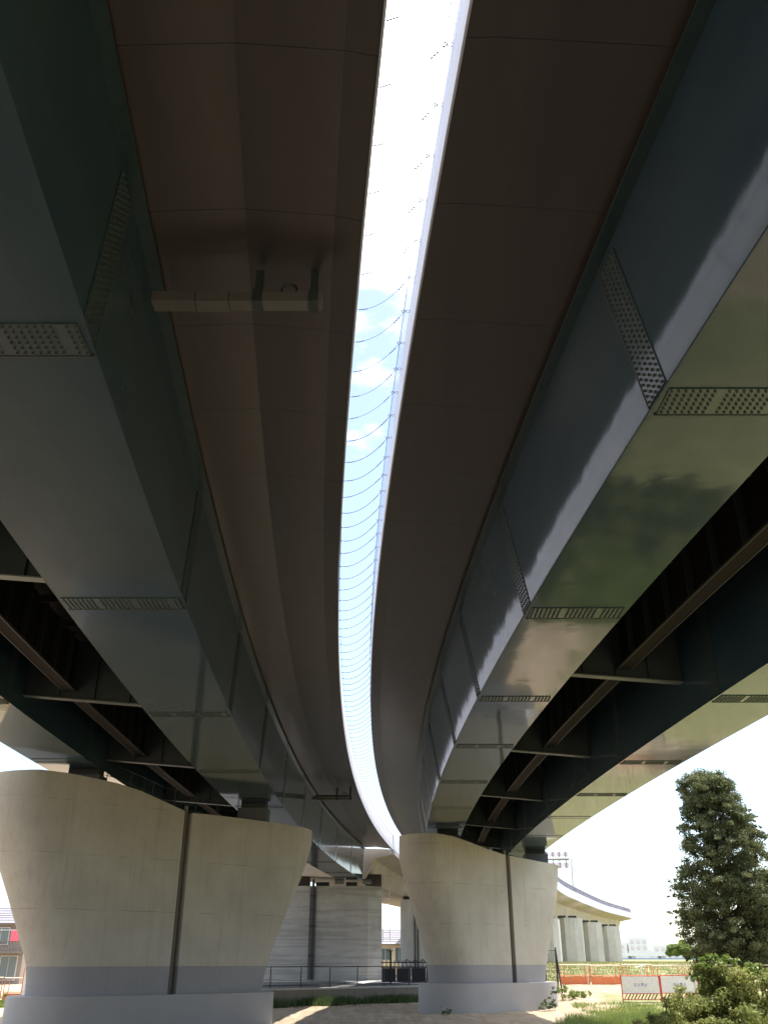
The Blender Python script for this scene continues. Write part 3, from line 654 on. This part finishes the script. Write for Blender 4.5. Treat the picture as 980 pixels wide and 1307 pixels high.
MB().box(2.0, 100.5, 5.651, 3.2, 102, 5.98).build('bearing', 'rubber', p2)

# ---- sign gantry behind
Sg = thing('road_sign_gantry', 'back of a large pinkish road sign on a bent pole above the far viaduct', 'road sign', (27.1, 138, 8.9))
MB().tube([(27.12, 138, 8.3), (27.22, 138, 11.5), (27.28, 138, 13.15), (26.9, 138, 13.3), (21.5, 138, 13.25)], .13, 8).build('pole', 'galvanised', Sg, smooth=True)
MB().box(26.9, 137.8, 8.4, 27.35, 138.2, 9.2).build('pole_base', 'pipe_grey', Sg)
for r_, (za, zb) in enumerate(((13.55, 14.2), (12.0, 12.75))):
    for c_ in range(6):
        x = 21.4 + c_ * .93; MB().box(x, 138.2, za, x + .86, 138.26, zb).build('sign_panel', 'sign_back', Sg)
for c_ in range(6):
    x = 21.85 + c_ * .93; MB().box(x - .05, 138.05, 11.9, x + .05, 138.19, 14.25).build('sign_strut', 'pipe_grey', Sg)
MB().box(21.3, 137.95, 13.0, 26.9, 138.04, 13.35).build('sign_beam', 'pipe_grey', Sg)

# ================= GROUND
def sm(a, b, x): t = min(1, max(0, (x - a) / (b - a))); return t * t * (3 - 2 * t)
def gz(x, y):
    z = -2.15
    z += 0.95 * sm(7.0, 10.0, x) * sm(46, 60, y) + 1.0 * sm(5, 9, x) * sm(62, 120, y)
    z += 0.25 * sm(5, 8, x) * sm(34, 20, y) * sm(-5, 15, y)
    z += 0.15 * sm(-17, -22, x) * sm(50, 56, y)
    z += 0.6 * sm(150, 400, y)
    return z
def axis(lo, hi, step, far):
    a = list(np.arange(lo, hi + .01, step)); s = step
    while a[-1] < far: s *= 1.35; a.append(a[-1] + s)
    s = step
    while a[0] > -far: s *= 1.35; a.insert(0, a[0] - s)
    return [float(v) for v in a]
gx, gy = axis(-50, 60, 1.0, 2600), axis(-20, 140, 1.0, 2600)
vs = [(x, y, gz(x, y) + (rng.uniform(-.025, .025) if abs(x) < 60 and -20 < y < 140 else 0)) for y in gy for x in gx]
nx = len(gx); fs = [(j * nx + i, j * nx + i + 1, (j + 1) * nx + i + 1, (j + 1) * nx + i) for j in range(len(gy) - 1) for i in range(nx - 1)]
mb = MB(); mb.v = vs; mb.f = fs; g = mb.build('ground', 'ground'); g['kind'] = 'structure'
def grassiness(x, y):
    v = 0.0
    v = max(v, sm(60, 66, y) * sm(8, 10, x))                                  # field beyond the orange fence
    v = max(v, sm(5.8, 7.8, x - (y - 24) * .12) * sm(41, 36, y) * sm(14, 18, y)); v = max(v, .55 * sm(9, 13, x) * sm(20, 10, y))                 # verge in front right
    v = max(v, .62 * sm(9, 12, x) * sm(42, 46, y) * sm(58, 52, y))
    v = max(v, sm(11.5, 14, x) * sm(60, 50, y))
    v = max(v, sm(-14, -16, x) * sm(50.5, 52, y) * sm(60, 56, y))
    v = max(v, sm(140, 160, y))
    return v
at = g.data.attributes.new('grassiness', 'FLOAT', 'POINT'); at.data.foreach_set('value', [grassiness(a[0], a[1]) for a in vs])
g.data.polygons.foreach_set('use_smooth', [True] * len(g.data.polygons))

# raised asphalt terrace behind the retaining wall
WA, WB = Vector((-15.0, 44.4)), Vector((6.2, 63.4)); wd = (WB - WA).normalized(); wn = Vector((-wd.y, wd.x))
tp = [WA + wn * .2, WB + wn * .2, Vector((6.6, 108)), Vector((-26, 108)), Vector((-17.0, 60))]
mb = MB(); mb.loft([[(p.x, p.y, z) for p in tp] for z in (-2.6, -1.40)], True); tag(mb.build('pavement', 'asphalt'), kind='structure')
mb = MB(); pv = [(-1.2, 67.5), (4.2, 66.6), (4.4, 68.3), (1.4, 69.5), (.4, 77.8), (-3.5, 77.8)]
mb.loft([[(x, y, z) for x, y in pv] for z in (-1.45, -1.392)], True); tag(mb.build('path', 'kerb_concrete'), kind='structure')
Rw = thing('retaining_wall', 'low concrete retaining wall with pale coping under the black railing', 'wall', (WA.x, WA.y, -2.15))
mid = (WA + WB) / 2; hl = (WB - WA).length / 2
MB().obox((mid.x, mid.y, -1.9), (wd.x * hl, wd.y * hl, 0), (wn.x * .15, wn.y * .15, 0), (0, 0, .5)).build('wall_face', 'groove_dark', Rw)
MB().obox((mid.x, mid.y, -1.355), (wd.x * hl, wd.y * hl, 0), (wn.x * .19, wn.y * .19, 0), (0, 0, .044)).build('coping', 'kerb_concrete', Rw)
# black railing on the wall
Rl = thing('metal_railing', 'thin black metal railing along the low retaining wall', 'railing', (WA.x, WA.y, -1.31))
n = 15
for k in range(n):
    p = WA + wd * (2 * hl * k / (n - 1) * .98 + .2)
    MB().tube([(p.x, p.y, -1.35), (p.x, p.y, -.30)], .032, 6).build('post', 'black_metal', Rl)
a, b = WA + wd * .2, WA + wd * (2 * hl * .98 + .2)
for z in (-.30, -1.18): MB().tube([(a.x, a.y, z), (b.x, b.y, z)], .025, 6).build('rail', 'black_metal', Rl)

# ornamental fence / gate behind, right of the board-marked pier
Gt = thing('iron_gate', 'black iron gate with tall posts and dark lower panels beside the board-marked pier', 'gate', (1.4, 66.5, -1.4))
for x in (.45, 3.0, 3.35): MB().box(x - .06, 66.9, -1.4, x + .06, 67.02, .56).build('gate_post', 'black_metal', Gt)
for x in (.2, 2.78, 3.15): MB().box(x, 66.9, .56, x + .42, 67.0, .62).build('post_cap', 'black_metal', Gt)
for x in np.arange(-.1, 3.8, .27):
    x = float(x); MB().tube([(x, 66.95, -.45), (x, 66.95, .02), ], .03, 5).build('picket', 'black_metal', Gt)
for z in (-.12, -.42, -1.25): MB().tube([(-.2, 66.95, z), (3.9, 66.95, z)], .035, 6).build('rail', 'black_metal', Gt)
for x in (1.55, 2.1, 2.6):
    MB().tube([(x - .22, 66.93, -.12), (x, 66.93, .08), (x + .22, 66.93, -.12)], .03, 5).build('scroll', 'black_metal', Gt)
for k in range(4):
    x = -.15 + k * 1.0; MB().box(x, 66.98, -1.22, x + .94, 67.03, -.46).build('gate_panel', 'black_metal', Gt)
# tall mesh leaf standing beside the right pier
Fn = thing('mesh_gate', 'narrow dark mesh gate leaf standing just right of the pale pier', 'gate', (9.7, 54.8, -1.6))
for (a, b) in (((8.85, 54.8, -1.7), (8.85, 54.8, .55)), ((9.5, 54.8, -1.7), (9.5, 54.8, .65)), ((9.62, 54.4, -1.7), (9.5, 54.8, .5))): MB().tube([a, b], .045, 6).build('post', 'black_metal', Fn)
for z in (-1.3, -.5, .5): MB().tube([(8.85, 54.8, z), (9.5, 54.8, z)], .02, 5).build('rail', 'black_metal', Fn)
for k in range(7): MB().tube([(8.9 + k * .09, 54.8, -1.3), (8.9 + k * .09, 54.8, .5)], .008, 4).build('wire', 'black_metal', Fn)

# ================= ORANGE SITE FENCES
def barrier_panel(x, y, z, ang, L_, h, label, group, skirt=True, lean=0.0):
    t = thing('site_fence', label, 'fence panel', (x, y, z), group)
    d = Vector((math.cos(ang), math.sin(ang), 0)); o = Vector((x, y, z)); up = Vector((lean * .05, 0, 1))
    for s in (.03, .28, L_ - .28, L_ - .03):
        MB().tube([o + d * s + Vector((0, 0, -.1)), o + d * s + up * h], .024, 5).build('post', 'orange', t)
    MB().tube([o + up * h, o + d * L_ + up * h], .038, 6).build('top_rail', 'orange_white', t)
    MB().tube([o + up * (h * .45), o + d * L_ + up * (h * .45)], .025, 5).build('mid_rail', 'orange', t)
    if skirt:
        mid = o + d * (L_ / 2) + Vector((0, 0, h * .2)); MB().obox(mid, d * (L_ / 2 - .02), Vector((-d.y, d.x, 0)) * .015, Vector((0, 0, h * .2))).build('skirt_board', 'orange', t)
    return t
x, y = 10.2, 58.2; i = 0
words = ['beside the mesh gate', 'second from the mesh gate', 'third from the mesh gate', 'fourth from the mesh gate', 'above the white barricades', 'left of the cedar', 'under the left side of the cedar', 'at the cedar trunk', 'right of the cedar trunk', 'at the right edge of the photo']
for i in range(10):
    zz = gz(x + .9, y); barrier_panel(x, y, zz, R(2 + rng.uniform(-2, 2)), 1.78, 1.0 + rng.uniform(-.03, .03) + (.0), 'orange tube fence panel ' + words[i], 'orange site fence across the field', skirt=(i < 4 or i > 6), lean=rng.uniform(-1, 1)); x += 1.84; y += .05
x = -24.4
for i, wv in enumerate(('at the far left edge of the photo', 'in front of the taupe house', 'touching the left pier silhouette')):
    barrier_panel(x, 54 + i * .1, gz(x, 54), R(1), 1.9, 1.22, 'orange tube fence panel ' + wv, 'orange site fence left of the left pier'); x += 1.95
# white notice board by the left fence
nb = thing('notice_board', 'small white notice board on an orange stand at the left fence', 'notice board', (-18.9, 53.6, -2.0))
MB().box(-19.25, 53.55, -1.7, -18.55, 53.6, -.42).build('board', 'sign_white', nb)
for xx in (-19.3, -18.5): MB().tube([(xx, 53.62, -2.1), (xx, 53.62, -.38)], .03, 6).build('post', 'orange', nb)
# leaning white stakes by the field fence
for i, (xx, yy, ln, lb) in enumerate(((11.7, 57.6, .06, 'thin white stake by the first orange fence panels'), (14.4, 56.6, .22, 'leaning white stake with a crooked top by the orange fence'))):
    t = thing('marker_stake', lb, 'stake', (xx, yy, gz(xx, yy)))
    MB().tube([(xx, yy, gz(xx, yy) - .1), (xx + ln, yy, gz(xx, yy) + 1.05)], .025, 6).build('stake_rod', 'sign_white', t)
    if i: MB().tube([(xx - .12, yy, gz(xx, yy) + .98), (xx + .4, yy, gz(xx, yy) + 1.12)], .03, 5).build('stake_arm', 'sign_white', t)

# white barricades with writing
def barricade(x, y, L_, ang, label):
    z = gz(x, y) + .08; h = 1.10
    t = thing('barricade', label, 'barricade', (x, y, z), 'white barricades in front of the orange fence')
    d = Vector((math.cos(ang), math.sin(ang), 0)); nrm = Vector((d.y, -d.x, 0)); o = Vector((x, y, z))
    up = Vector((0, 0, 1))
    MB().obox(o + d * L_ / 2 + up * (h * .63), d * (L_ / 2 - .04), nrm * .012, up * (h * .34)).build('board', 'sign_white', t)
    for s in (0, L_): MB().tube([o + d * s - up * .1, o + d * s + up * h], .03, 6).build('leg', 'sign_red', t)
    for zz in (h, h * .27, .03): MB().tube([o + up * zz, o + d * L_ + up * zz], .022, 6).build('rail', 'sign_red', t)
    k = 0; s = .08
    while s < L_ - .2:
        MB().beam(o + d * s + up * .05 + nrm * .01, o + d * (s + .16) + up * (h * .25) + nrm * .01, .03, .10, up=tuple(nrm)).build('slat', 'sign_red' if k % 2 == 0 else 'black_metal', t); s += .17; k += 1
    cu = bpy.data.curves.new('lettering', 'FONT'); cu.body = '立入禁止'; cu.size = .16; cu.extrude = .002; cu.space_character = 1.25; cu.align_x = 'CENTER'
    tmp = bpy.data.objects.new('lettering_tmp', cu); COL.objects.link(tmp)
    bpy.context.view_layer.update()
    me = bpy.data.meshes.new_from_object(tmp.evaluated_get(bpy.context.evaluated_depsgraph_get())); bpy.data.objects.remove(tmp)
    me.materials.clear(); me.materials.append(M['sign_blue']); me.name = 'lettering'
    ob = bpy.data.objects.new('lettering', me); COL.objects.link(ob); ob.parent = t
    ob.location = (o + d * L_ / 2 + up * (h * .58) + nrm * .016) - Vector(t.location); ob.rotation_euler = (math.pi / 2, 0, ang)
    return t
barricade(12.05, 51.0, 1.95, R(1), 'white barricade with blue characters and red lattice foot, left of the pair')
barricade(14.1, 51.2, 1.95, R(3), 'white barricade with blue characters partly hidden by the bush')

# ================= HOUSES
def house(label, x0, x1, y0, y1, z0, zw, zr, wall, roof, wins, hip=1.0, extra=None):
    t = thing('house', label, 'house', ((x0 + x1) / 2, y0, z0))
    MB().box(x0, y0, z0 - .5, x1, y1, zw).build('wall', wall, t)
    o_ = .6; ym = (y0 + y1) / 2; inx = (x1 - x0) * .22 * hip
    m_ = MB(); m_.add([(x0 - o_, y0 - o_, zw), (x1 + o_, y0 - o_, zw), (x1 + o_, y1 + o_, zw), (x0 - o_, y1 + o_, zw), (x0 + inx, ym, zr), (x1 - inx, ym, zr)],
        [(0, 1, 5, 4), (1, 2, 5), (2, 3, 4, 5), (3, 0, 4), (0, 3, 2, 1)]); rf = m_.build('roof', roof, t)
    m_ = MB(); m_.box(x0 - o_ - .05, y0 - o_ - .06, zw - .14, x1 + o_ + .05, y0 - o_ + .02, zw - .002); m_.build('gutter', 'pipe_grey', rf)
    nrow = 7
    for k in range(1, nrow):       # tile courses as raised ribs on the front slope
        q = k / nrow; xa = x0 - o_ + (inx + o_) * q; xb = x1 + o_ - (inx + o_) * q; yy = y0 - o_ + (ym - y0 + o_) * q; zz = zw + (zr - zw) * q
        MB().beam((xa, yy, zz + .02), (xb, yy, zz + .02), .08, .05).build('tile_course', roof, rf)
    for (wx0, wx1, wz0, wz1) in wins:
        f_ = MB(); f_.box(wx0 - .08, y0 - .08, wz0 - .08, wx1 + .08, y0 - .003, wz1 + .08); fr = f_.build('window', 'window_frame', t)
        MB().box(wx0, y0 - .10, wz0, (wx0 + wx1) / 2 - .03, y0 - .081, wz1).build('pane', 'window_glass', fr)
        MB().box((wx0 + wx1) / 2 + .03, y0 - .10, wz0, wx1, y0 - .081, wz1).build('pane', 'window_glass', fr)
    return t
hl_ = house('taupe two-storey house with purple roof and balcony at the left edge', -43.5, -34.4, 94.5, 103, -2.0, 3.25, 4.9, 'wall_taupe', 'roof_tile', [(-37.6, -36.1, 1.4, 2.8), (-36.4, -34.9, -1.6, .35), (-41, -39, 1.3, 2.7), (-41, -39, -1.4, .4)])
bl = MB(); bl.box(-37.9, 93.1, .62, -34.5, 94.49, .78); bo = bl.build('balcony', 'pipe_grey', hl_)
for k in range(12): xx = -37.85 + k * .3; MB().box(xx, 93.1, .78, xx + .06, 93.16, 1.6).build('baluster', 'pipe_grey', bo)
MB().box(-37.9, 93.08, 1.6, -34.5, 93.18, 1.68).build('handrail', 'pipe_grey', bo)
tw = MB(); tw.loft([[(-35.35 + .08 * math.sin(k) + 0, 92.98 - .01 * k, 2.55 - k * .3), (-34.55 + .05 * math.sin(k * 2), 92.95 + .01 * k, 2.55 - k * .3), (-34.55 + .05 * math.sin(k * 2), 93.0 + .01 * k, 2.55 - k * .3), (-35.35 + .08 * math.sin(k), 93.03 - .01 * k, 2.55 - k * .3)] for k in range(4)], True)
tag(tw.build('towel', 'towel'), 'red towel hung out on the balcony of the taupe house', 'towel')
tag(MB().tube([(-37.8, 92.99, 2.58), (-34.3, 92.99, 2.58)], .03, 6).build('drying_pole', 'galvanised'), 'thin drying pole holding the red towel on the balcony', 'pole')
house('cream single-storey house with grey-purple roof between the far piers', -6, 6.5, 140, 150, -1.6, 2.1, 4.2, 'wall_cream', 'roof_tile', [(-.5, .9, .1, 1.5), (1.6, 2.6, -.2, 1.6), (-4, -2.4, .1, 1.5)])
# wire fence strip between house and pier
# ---- distant riverside bridge and works
Br = thing('river_bridge', 'long pale road bridge far off on low piers at the horizon', 'bridge', (160, 500, .5))
m_ = MB(); m_.box(90, 500, 2.0, 330, 508, 3.6); m_.build('deck', 'wall_white', Br)
m_ = MB(); m_.box(90, 499.8, 3.9, 330, 499.95, 4.1); m_.build('rail', 'wall_white', Br)
for k in range(16): MB().box(95 + k * 15, 501, -2, 97 + k * 15, 507, 2.0).build('bridge_pier', 'wall_white', Br)
Bb = tag(MB().box(100, 470, -.3, 190, 476, .9).build('site_hoarding', 'blue_sheet'), 'low blue hoarding strip in front of the distant bridge', 'hoarding')
for i, (xa, xb, h, lb) in enumerate(((118, 150, 10.5, 'long pale factory block behind the distant bridge, leftmost'), (151, 163, 13.5, 'taller pale block behind the distant bridge'), (166, 200, 9, 'low pale works building behind the distant bridge near the small tree'))):
    t = thing('distant_building', lb, 'building', ((xa + xb) / 2, 640, 0))
    MB().box(xa * 1.05, 640, -2, xb * 1.05, 660, h).build('wall', 'wall_white', t)
    k = xa * 1.05 + 1.5
    while k < xb * 1.05 - 2.5: MB().box(k, 639.7, h - 3.4, k + 1.8, 639.98, h - 1.6).build('window', 'sign_back', t); MB().box(k, 639.7, h - 7, k + 1.8, 639.98, h - 5).build('window', 'sign_back', t); k += 4

# ================= VEGETATION
def leaf_mesh(centres, size, rngl, m, name, aspect=1.8, updir=None, tri=False):
    """many leaf blades around given centres (N,3) numpy array"""
    N = len(centres); d = rngl.normal(size=(N, 3)); d /= np.linalg.norm(d, axis=1)[:, None]
    if updir is not None: d = d * (1 - updir[1]) + np.array(updir[0]) * updir[1]; d /= np.linalg.norm(d, axis=1)[:, None]
    e = rngl.normal(size=(N, 3)); e -= (e * d).sum(1)[:, None] * d; e /= np.linalg.norm(e, axis=1)[:, None]
    s = size * rngl.uniform(.6, 1.4, size=(N, 1))
    nrm = np.cross(d, e) * .18
    a = centres - d * s * .5 * aspect; b = centres + e * s * .5 + nrm * s; c = centres + d * s * .5 * aspect; f = centres - e * s * .5 + nrm * s
    v = np.empty((N * 4, 3)); v[0::4] = a; v[1::4] = b; v[2::4] = c; v[3::4] = f
    me = bpy.data.meshes.new(name); me.vertices.add(N * 4); me.vertices.foreach_set('co', v.ravel())
    me.loops.add(N * 4); me.polygons.add(N); me.loops.foreach_set('vertex_index', np.arange(N * 4)); me.polygons.foreach_set('loop_start', np.arange(0, N * 4, 4))
    me.materials.append(M[m]); me.update(calc_edges=True); me.validate(); return me
def clump_points(cs, rs, per, rngl, squash=(1, 1, .7), shell=.5):
    out_ = []
    for c, r_ in zip(cs, rs):
        n_ = int(per * (r_ ** 2)); q = rngl.normal(size=(n_, 3)); q /= np.linalg.norm(q, axis=1)[:, None]
        rr = r_ * (shell + (1 - shell) * rngl.random((n_, 1))) ; out_.append(np.array(c) + q * rr * np.array(squash))
    return np.concatenate(out_)

# --- big dark cedar
def cedar(x0, y0, z0):
    rl = np.random.default_rng(11)
    t = thing('cedar_tree', 'tall dark evergreen tree with ragged flat top at the right', 'tree', (x0, y0, z0))
    MB().tube([(x0, y0, z0 - .3), (x0 + .05, y0, z0 + 3), (x0 - .2, y0, z0 + 7), (x0 - .5, y0, z0 + 11.0)], .34, 10, r2=.07).build('trunk', 'bark', t, smooth=True)
    MB().tube([(x0 + .5, y0 + .3, z0 - .3), (x0 + .9, y0 + .2, z0 + 3), (x0 + .5, y0, z0 + 8)], .2, 8, r2=.05).build('trunk', 'bark', t, smooth=True)
    # silhouette: z above eye -> (left, right) half extents about x0
    zz = [-0.4, 0.6, 2.5, 3.8, 5.2, 6.6, 7.8, 9.0, 10.0, 10.75]
    lf = [-2.0, -2.7, -2.9, -2.8, -2.1, -1.9, -1.75, -1.6, -1.75, -1.3]
    rt = [2.4, 3.4, 3.9, 3.8, 3.4, 3.0, 2.4, 1.9, 1.5, 1.2]
    cs, rs = [], []; lim = MB()
    for z in np.arange(-.3, 10.8, .38):
        for k in range(26 if z < 4 else 20):
            a = rl.uniform(0, 2 * math.pi); l_, r_ = np.interp(z, zz, lf), np.interp(z, zz, rt)
            ex = (r_ - l_) / 2; cx = (r_ + l_) / 2; rad = math.sqrt(rl.uniform(.05, 1.12)); 
            px = x0 + cx + ex * rad * math.cos(a); py = y0 + ex * .9 * rad * math.sin(a); pz = z + rl.uniform(-.3, .3)
            if rl.random() < .10: continue
            r0 = rl.uniform(.34, .66) * (1.15 - .35 * rad)
            cs.append((px, py, pz)); rs.append(r0)
            if k % 3 == 0: lim.tube([(x0 + .02 * pz, y0, max(z - .9, z0 + .5)), ((x0 + px) / 2, (y0 + py) / 2, z - .35), (px, py, pz)], .055, 4, r2=.012)
    for k in range(110):   # ragged sprays on the outline
        z = rl.uniform(.6, 10.6); a = rl.uniform(0, 2 * math.pi); l_, r_ = np.interp(z, zz, lf), np.interp(z, zz, rt)
        ex = (r_ - l_) / 2; cx = (r_ + l_) / 2; q = rl.uniform(1.05, 1.28)
        for m2 in range(3):
            cs.append((x0 + cx + ex * (q - m2 * .12) * math.cos(a), y0 + ex * (q - m2 * .12) * math.sin(a), z + m2 * .06)); rs.append(.14 + .05 * m2)
    for (dx, z) in ((-1.55, 10.45), (-1.2, 10.3), (1.35, 10.4), (1.1, 10.7), (.2, 10.7), (-.5, 10.8)):
        cs.append((x0 - .2 + dx, y0, z)); rs.append(.36)
    lim.build('limb', 'bark', t)
    pts = clump_points(cs, rs, 1250, rl, (1.15, 1.15, .8), .15)
    link('crown', leaf_mesh(pts, .072, rl, 'cedar_leaf', 'crown', 1.9), t)
cedar(21.2, 60.0, gz(21.2, 60))
# --- small rounded pale tree far off
def round_tree(x, y, z, r_, h, label, m='bush_leaf_bright', seed=3, name='small_tree'):
    rl = np.random.default_rng(seed); t = thing(name, label, 'tree', (x, y, z))
    MB().tube([(x, y, z - .2), (x, y, z + h * .7)], r_ * .12, 6, r2=.03).build('trunk', 'bark', t)
    cs = [(x + rl.normal() * r_ * .45, y + rl.normal() * r_ * .45, z + h * .6 + rl.normal() * h * .16) for _ in range(24)]
    link('crown', leaf_mesh(clump_points(cs, [r_ * .42] * 24, 1900 / (r_ * r_), rl), .09 * min(r_, 2), rl, m, 'crown'), t)
round_tree(39.6, 130, gz(39, 130), 1.5, 2.5, 'small pale green round tree left of the dark cedar')
round_tree(52, 128, gz(50, 128), 1.3, 2.6, 'small green tree behind the right edge of the cedar', seed=5)
# trees that stand just outside the frame on the right (mirrored in the girder paint)
for i, (x, y, r_, h, lb) in enumerate(((19.5, 14, 2.6, 6.5, 'broad dark tree outside the frame, nearest the camera'), (21, 24, 2.8, 7.5, 'broad dark tree outside the frame, right of the big bush'), (25.5, 36, 3.0, 8, 'broad dark tree outside the frame, far right of the cedar'), (18, 2, 2.5, 6, 'broad dark tree outside the frame, beside the camera'))):
    round_tree(x, y, gz(x, y), r_, h, lb, 'bush_leaf', 40 + i, 'broad_tree')
for i, (x, y, r_, h, lb) in enumerate(((-19, 3, 2.6, 6.5, 'unseen tree added on the left to darken that side, nearest the camera'), (-22, 14, 3.0, 7.5, 'unseen tree added on the left to darken that side, middle one'), (-25, 26, 3.0, 7.5, 'unseen tree added on the left to darken that side, by the left pier'))):
    round_tree(x, y, gz(x, y), r_, h, lb, 'bush_leaf', 50 + i, 'broad_tree')  # left trees are added out of view to darken the left girder and pier
# --- big bush in the right foreground
def bush(label, blobs, size, m, seed, per=520, name='bush', cat='bush', stems=True):
    rl = np.random.default_rng(seed); c0 = blobs[0]; t = thing(name, label, cat, (c0[0], c0[1], gz(c0[0], c0[1])))
    cs, rs = [], []
    for (x, y, z, r_) in blobs:
        for k in range(int(34 * r_ * r_) + 8):
            q = rl.normal(size=3); q /= np.linalg.norm(q); q *= r_ * rl.uniform(.35, 1.0)
            cs.append((x + q[0], y + q[1], max(z + q[2] * .85, gz(x, y) + .1))); rs.append(rl.uniform(.16, .38) * min(1, r_))
    st = MB()
    for k in range(0, len(cs), 4):
        c = cs[k]; bx = c0[0] + (c[0] - c0[0]) * .6; st.tube([(bx, c[1], gz(bx, c[1]) - .1), ((bx + c[0]) / 2, c[1], (c[2] + gz(bx, c[1])) / 2), c], .010, 4, r2=.004)
    if stems: st.build('stem', 'dry_stem', t)
    link('foliage', leaf_mesh(clump_points(cs, rs, per / .025, rl, (1, 1, .8), .3), size, rl, m, 'foliage', 2.3), t)
    return t
bush('large rounded bush in the right foreground in front of the dark tree', [(8.85, 26, -1.1, 1.15), (7.7, 25.6, -1.75, .85), (9.5, 26, -1.2, 1.15), (8.6, 26.4, -.55, .62), (8.9, 26.2, -.62, .7), (7.0, 25.2, -1.7, .7), (10.3, 26, -1.6, .9), (6.9, 24.6, -1.85, .6), (10.9, 25.6, -1.3, .8), (9.0, 25.0, -1.7, .9), (7.6, 24.8, -1.75, .7), (6.3, 24.8, -1.75, .55), (7.1, 25.8, -1.8, .55), (7.9, 26.2, -1.15, .62), (7.3, 25.9, -1.55, .6), (6.4, 26, -1.8, .55), (6.9, 26, -1.7, .55)], .042, 'bush_leaf', 21, per=85)
bush('bright yellow-green shoots crowning the large bush', [(8.55, 26.3, .0, .30), (9.0, 26.2, -.1, .35), (9.6, 26.0, -.25, .40), (8.2, 26.4, -.35, .3), (10.1, 25.8, -.5, .4)], .05, 'bush_leaf_bright', 22, per=60, name='shrub', cat='shrub')
bush('low bright green shrub at the foot of the right pier', [(9.6, 52.2, -1.45, .5), (10.4, 52.6, -1.6, .45), (8.95, 52.5, -1.35, .4)], .035, 'bush_leaf_bright', 23, per=90, name='shrub', cat='shrub')
bush('small climbing weed on the right corner of the right pier plinth', [(7.95, 48.1, -1.75, .35), (8.2, 48.3, -1.3, .28), (7.6, 47.9, -1.85, .3)], .035, 'weed_leaf', 24, per=90, name='weed', cat='weed')
bush('small dark weed at the front foot of the right pier plinth', [(2.55, 44.1, -1.95, .22), (2.8, 44.05, -1.98, .18)], .035, 'weed_leaf', 25, per=90, name='weed', cat='weed')
bush('round green plant before the orange fence at the left edge', [(-19.8, 52.6, -1.75, .3), (-20.6, 52.7, -1.85, .25)], .035, 'bush_leaf_bright', 26, per=90, name='weed', cat='weed')
# tall dry stalk at right
t = thing('dry_stalk', 'tall dry reddish stalk rising right of the big bush', 'stalk', (9.75, 23, gz(9.75, 23)))
MB().tube([(9.55, 23, gz(9.5, 23)), (9.4, 23, -1.2), (9.1, 23, -.55)], .014, 5, r2=.006).build('stalk', 'dry_stem', t)
for k in range(14):
    z = -1.9 + k * .09; MB().tube([(9.5 - k * .025, 23, z), (9.5 - k * .025 + (.09 if k % 2 else -.09), 23, z + .07)], .007, 4).build('twig', 'dry_stem', t)

# --- grass: tufts as one uncountable mass each
def grass(name, pts_fn, n_, h, m, seed, label, wid=.012):
    rl = np.random.default_rng(seed); P_ = pts_fn(n_, rl); N = len(P_)
    hh = h * rl.uniform(.45, 1.25, N); a = rl.uniform(0, 2 * math.pi, N); ln = rl.uniform(.05, .6, N) * hh
    base_ = P_; dirv = np.c_[np.cos(a), np.sin(a)]; sd = np.c_[-np.sin(a + rl.uniform(-1, 1, N)), np.cos(a)] * wid * rl.uniform(.7, 1.5, (N, 1))
    v = np.empty((N * 3, 3)); v[0::3, :2] = base_[:, :2] - sd; v[0::3, 2] = base_[:, 2] - .03
    v[1::3, :2] = base_[:, :2] + sd; v[1::3, 2] = base_[:, 2] - .03; v[2::3, :2] = base_[:, :2] + dirv * ln[:, None]; v[2::3, 2] = base_[:, 2] + hh
    me = bpy.data.meshes.new(name); me.vertices.add(N * 3); me.vertices.foreach_set('co', v.ravel()); me.loops.add(N * 3); me.polygons.add(N)
    me.loops.foreach_set('vertex_index', np.arange(N * 3)); me.polygons.foreach_set('loop_start', np.arange(0, N * 3, 3)); me.materials.append(M[m]); me.update(calc_edges=True)
    tag(link(name, me), label, 'grass', kind='stuff')
def area(xa, xb, ya, yb, cond=lambda x, y: True):
    def f(n_, rl):
        x = rl.uniform(xa, xb, n_); y = rl.uniform(ya, yb, n_)
        # clumping
        k = np.sin(x * 2.1 + 1.3 * np.sin(y * 1.7)) * np.cos(y * 1.9 + x * .6) + rl.normal(size=n_) * .5
        keep = (k > -.25) & np.array([cond(a, b) for a, b in zip(x, y)]); x, y = x[keep], y[keep]
        return np.c_[x, y, [gz(a, b) for a, b in zip(x, y)]]
    return f
grass('tall_grass', area(5.5, 16, 27, 37.8, lambda x, y: x > 6.6 + (y - 36) * .30 + .35 * math.sin(y * 1.3)), 150000, .44, 'grass_blade', 31, 'tall bright grass round the big bush in the right foreground')
grass('verge_grass', area(9.2, 17, 38, 50.5), 22000, .15, 'grass_blade', 32, 'short patchy grass on the sand round the white barricades', .016)
grass('field_grass', area(9, 60, 61, 125), 90000, .13, 'field_blade', 33, 'sunlit yellow-green grass field beyond the orange fence', .03)
grass('edge_grass', area(-22, -15.5, 51.6, 53.9), 9000, .22, 'grass_blade', 34, 'bright grass strip at the foot of the left orange fence', .02)
def wallbase(n_, rl):
    s = rl.uniform(6, 27.5, n_); o_ = -np.abs(rl.normal(size=n_)) * .45 - .16
    k = np.sin(s * 1.3) + rl.normal(size=n_) * .6 > -.4; s, o_ = s[k], o_[k]
    x = WA.x + wd.x * s + wn.x * o_; y = WA.y + wd.y * s + wn.y * o_; return np.c_[x, y, np.full(len(x), -2.15)]
grass('wall_grass', wallbase, 14000, .42, 'weed_leaf', 35, 'dark weeds and grass along the foot of the retaining wall', .02)
# hedge and lawn behind the gate
grass('back_lawn', area(-1, 7, 108.5, 138), 14000, .4, 'grass_blade', 36, 'bright lawn strip in front of the cream house', .05)
print('objects', len(bpy.data.objects))
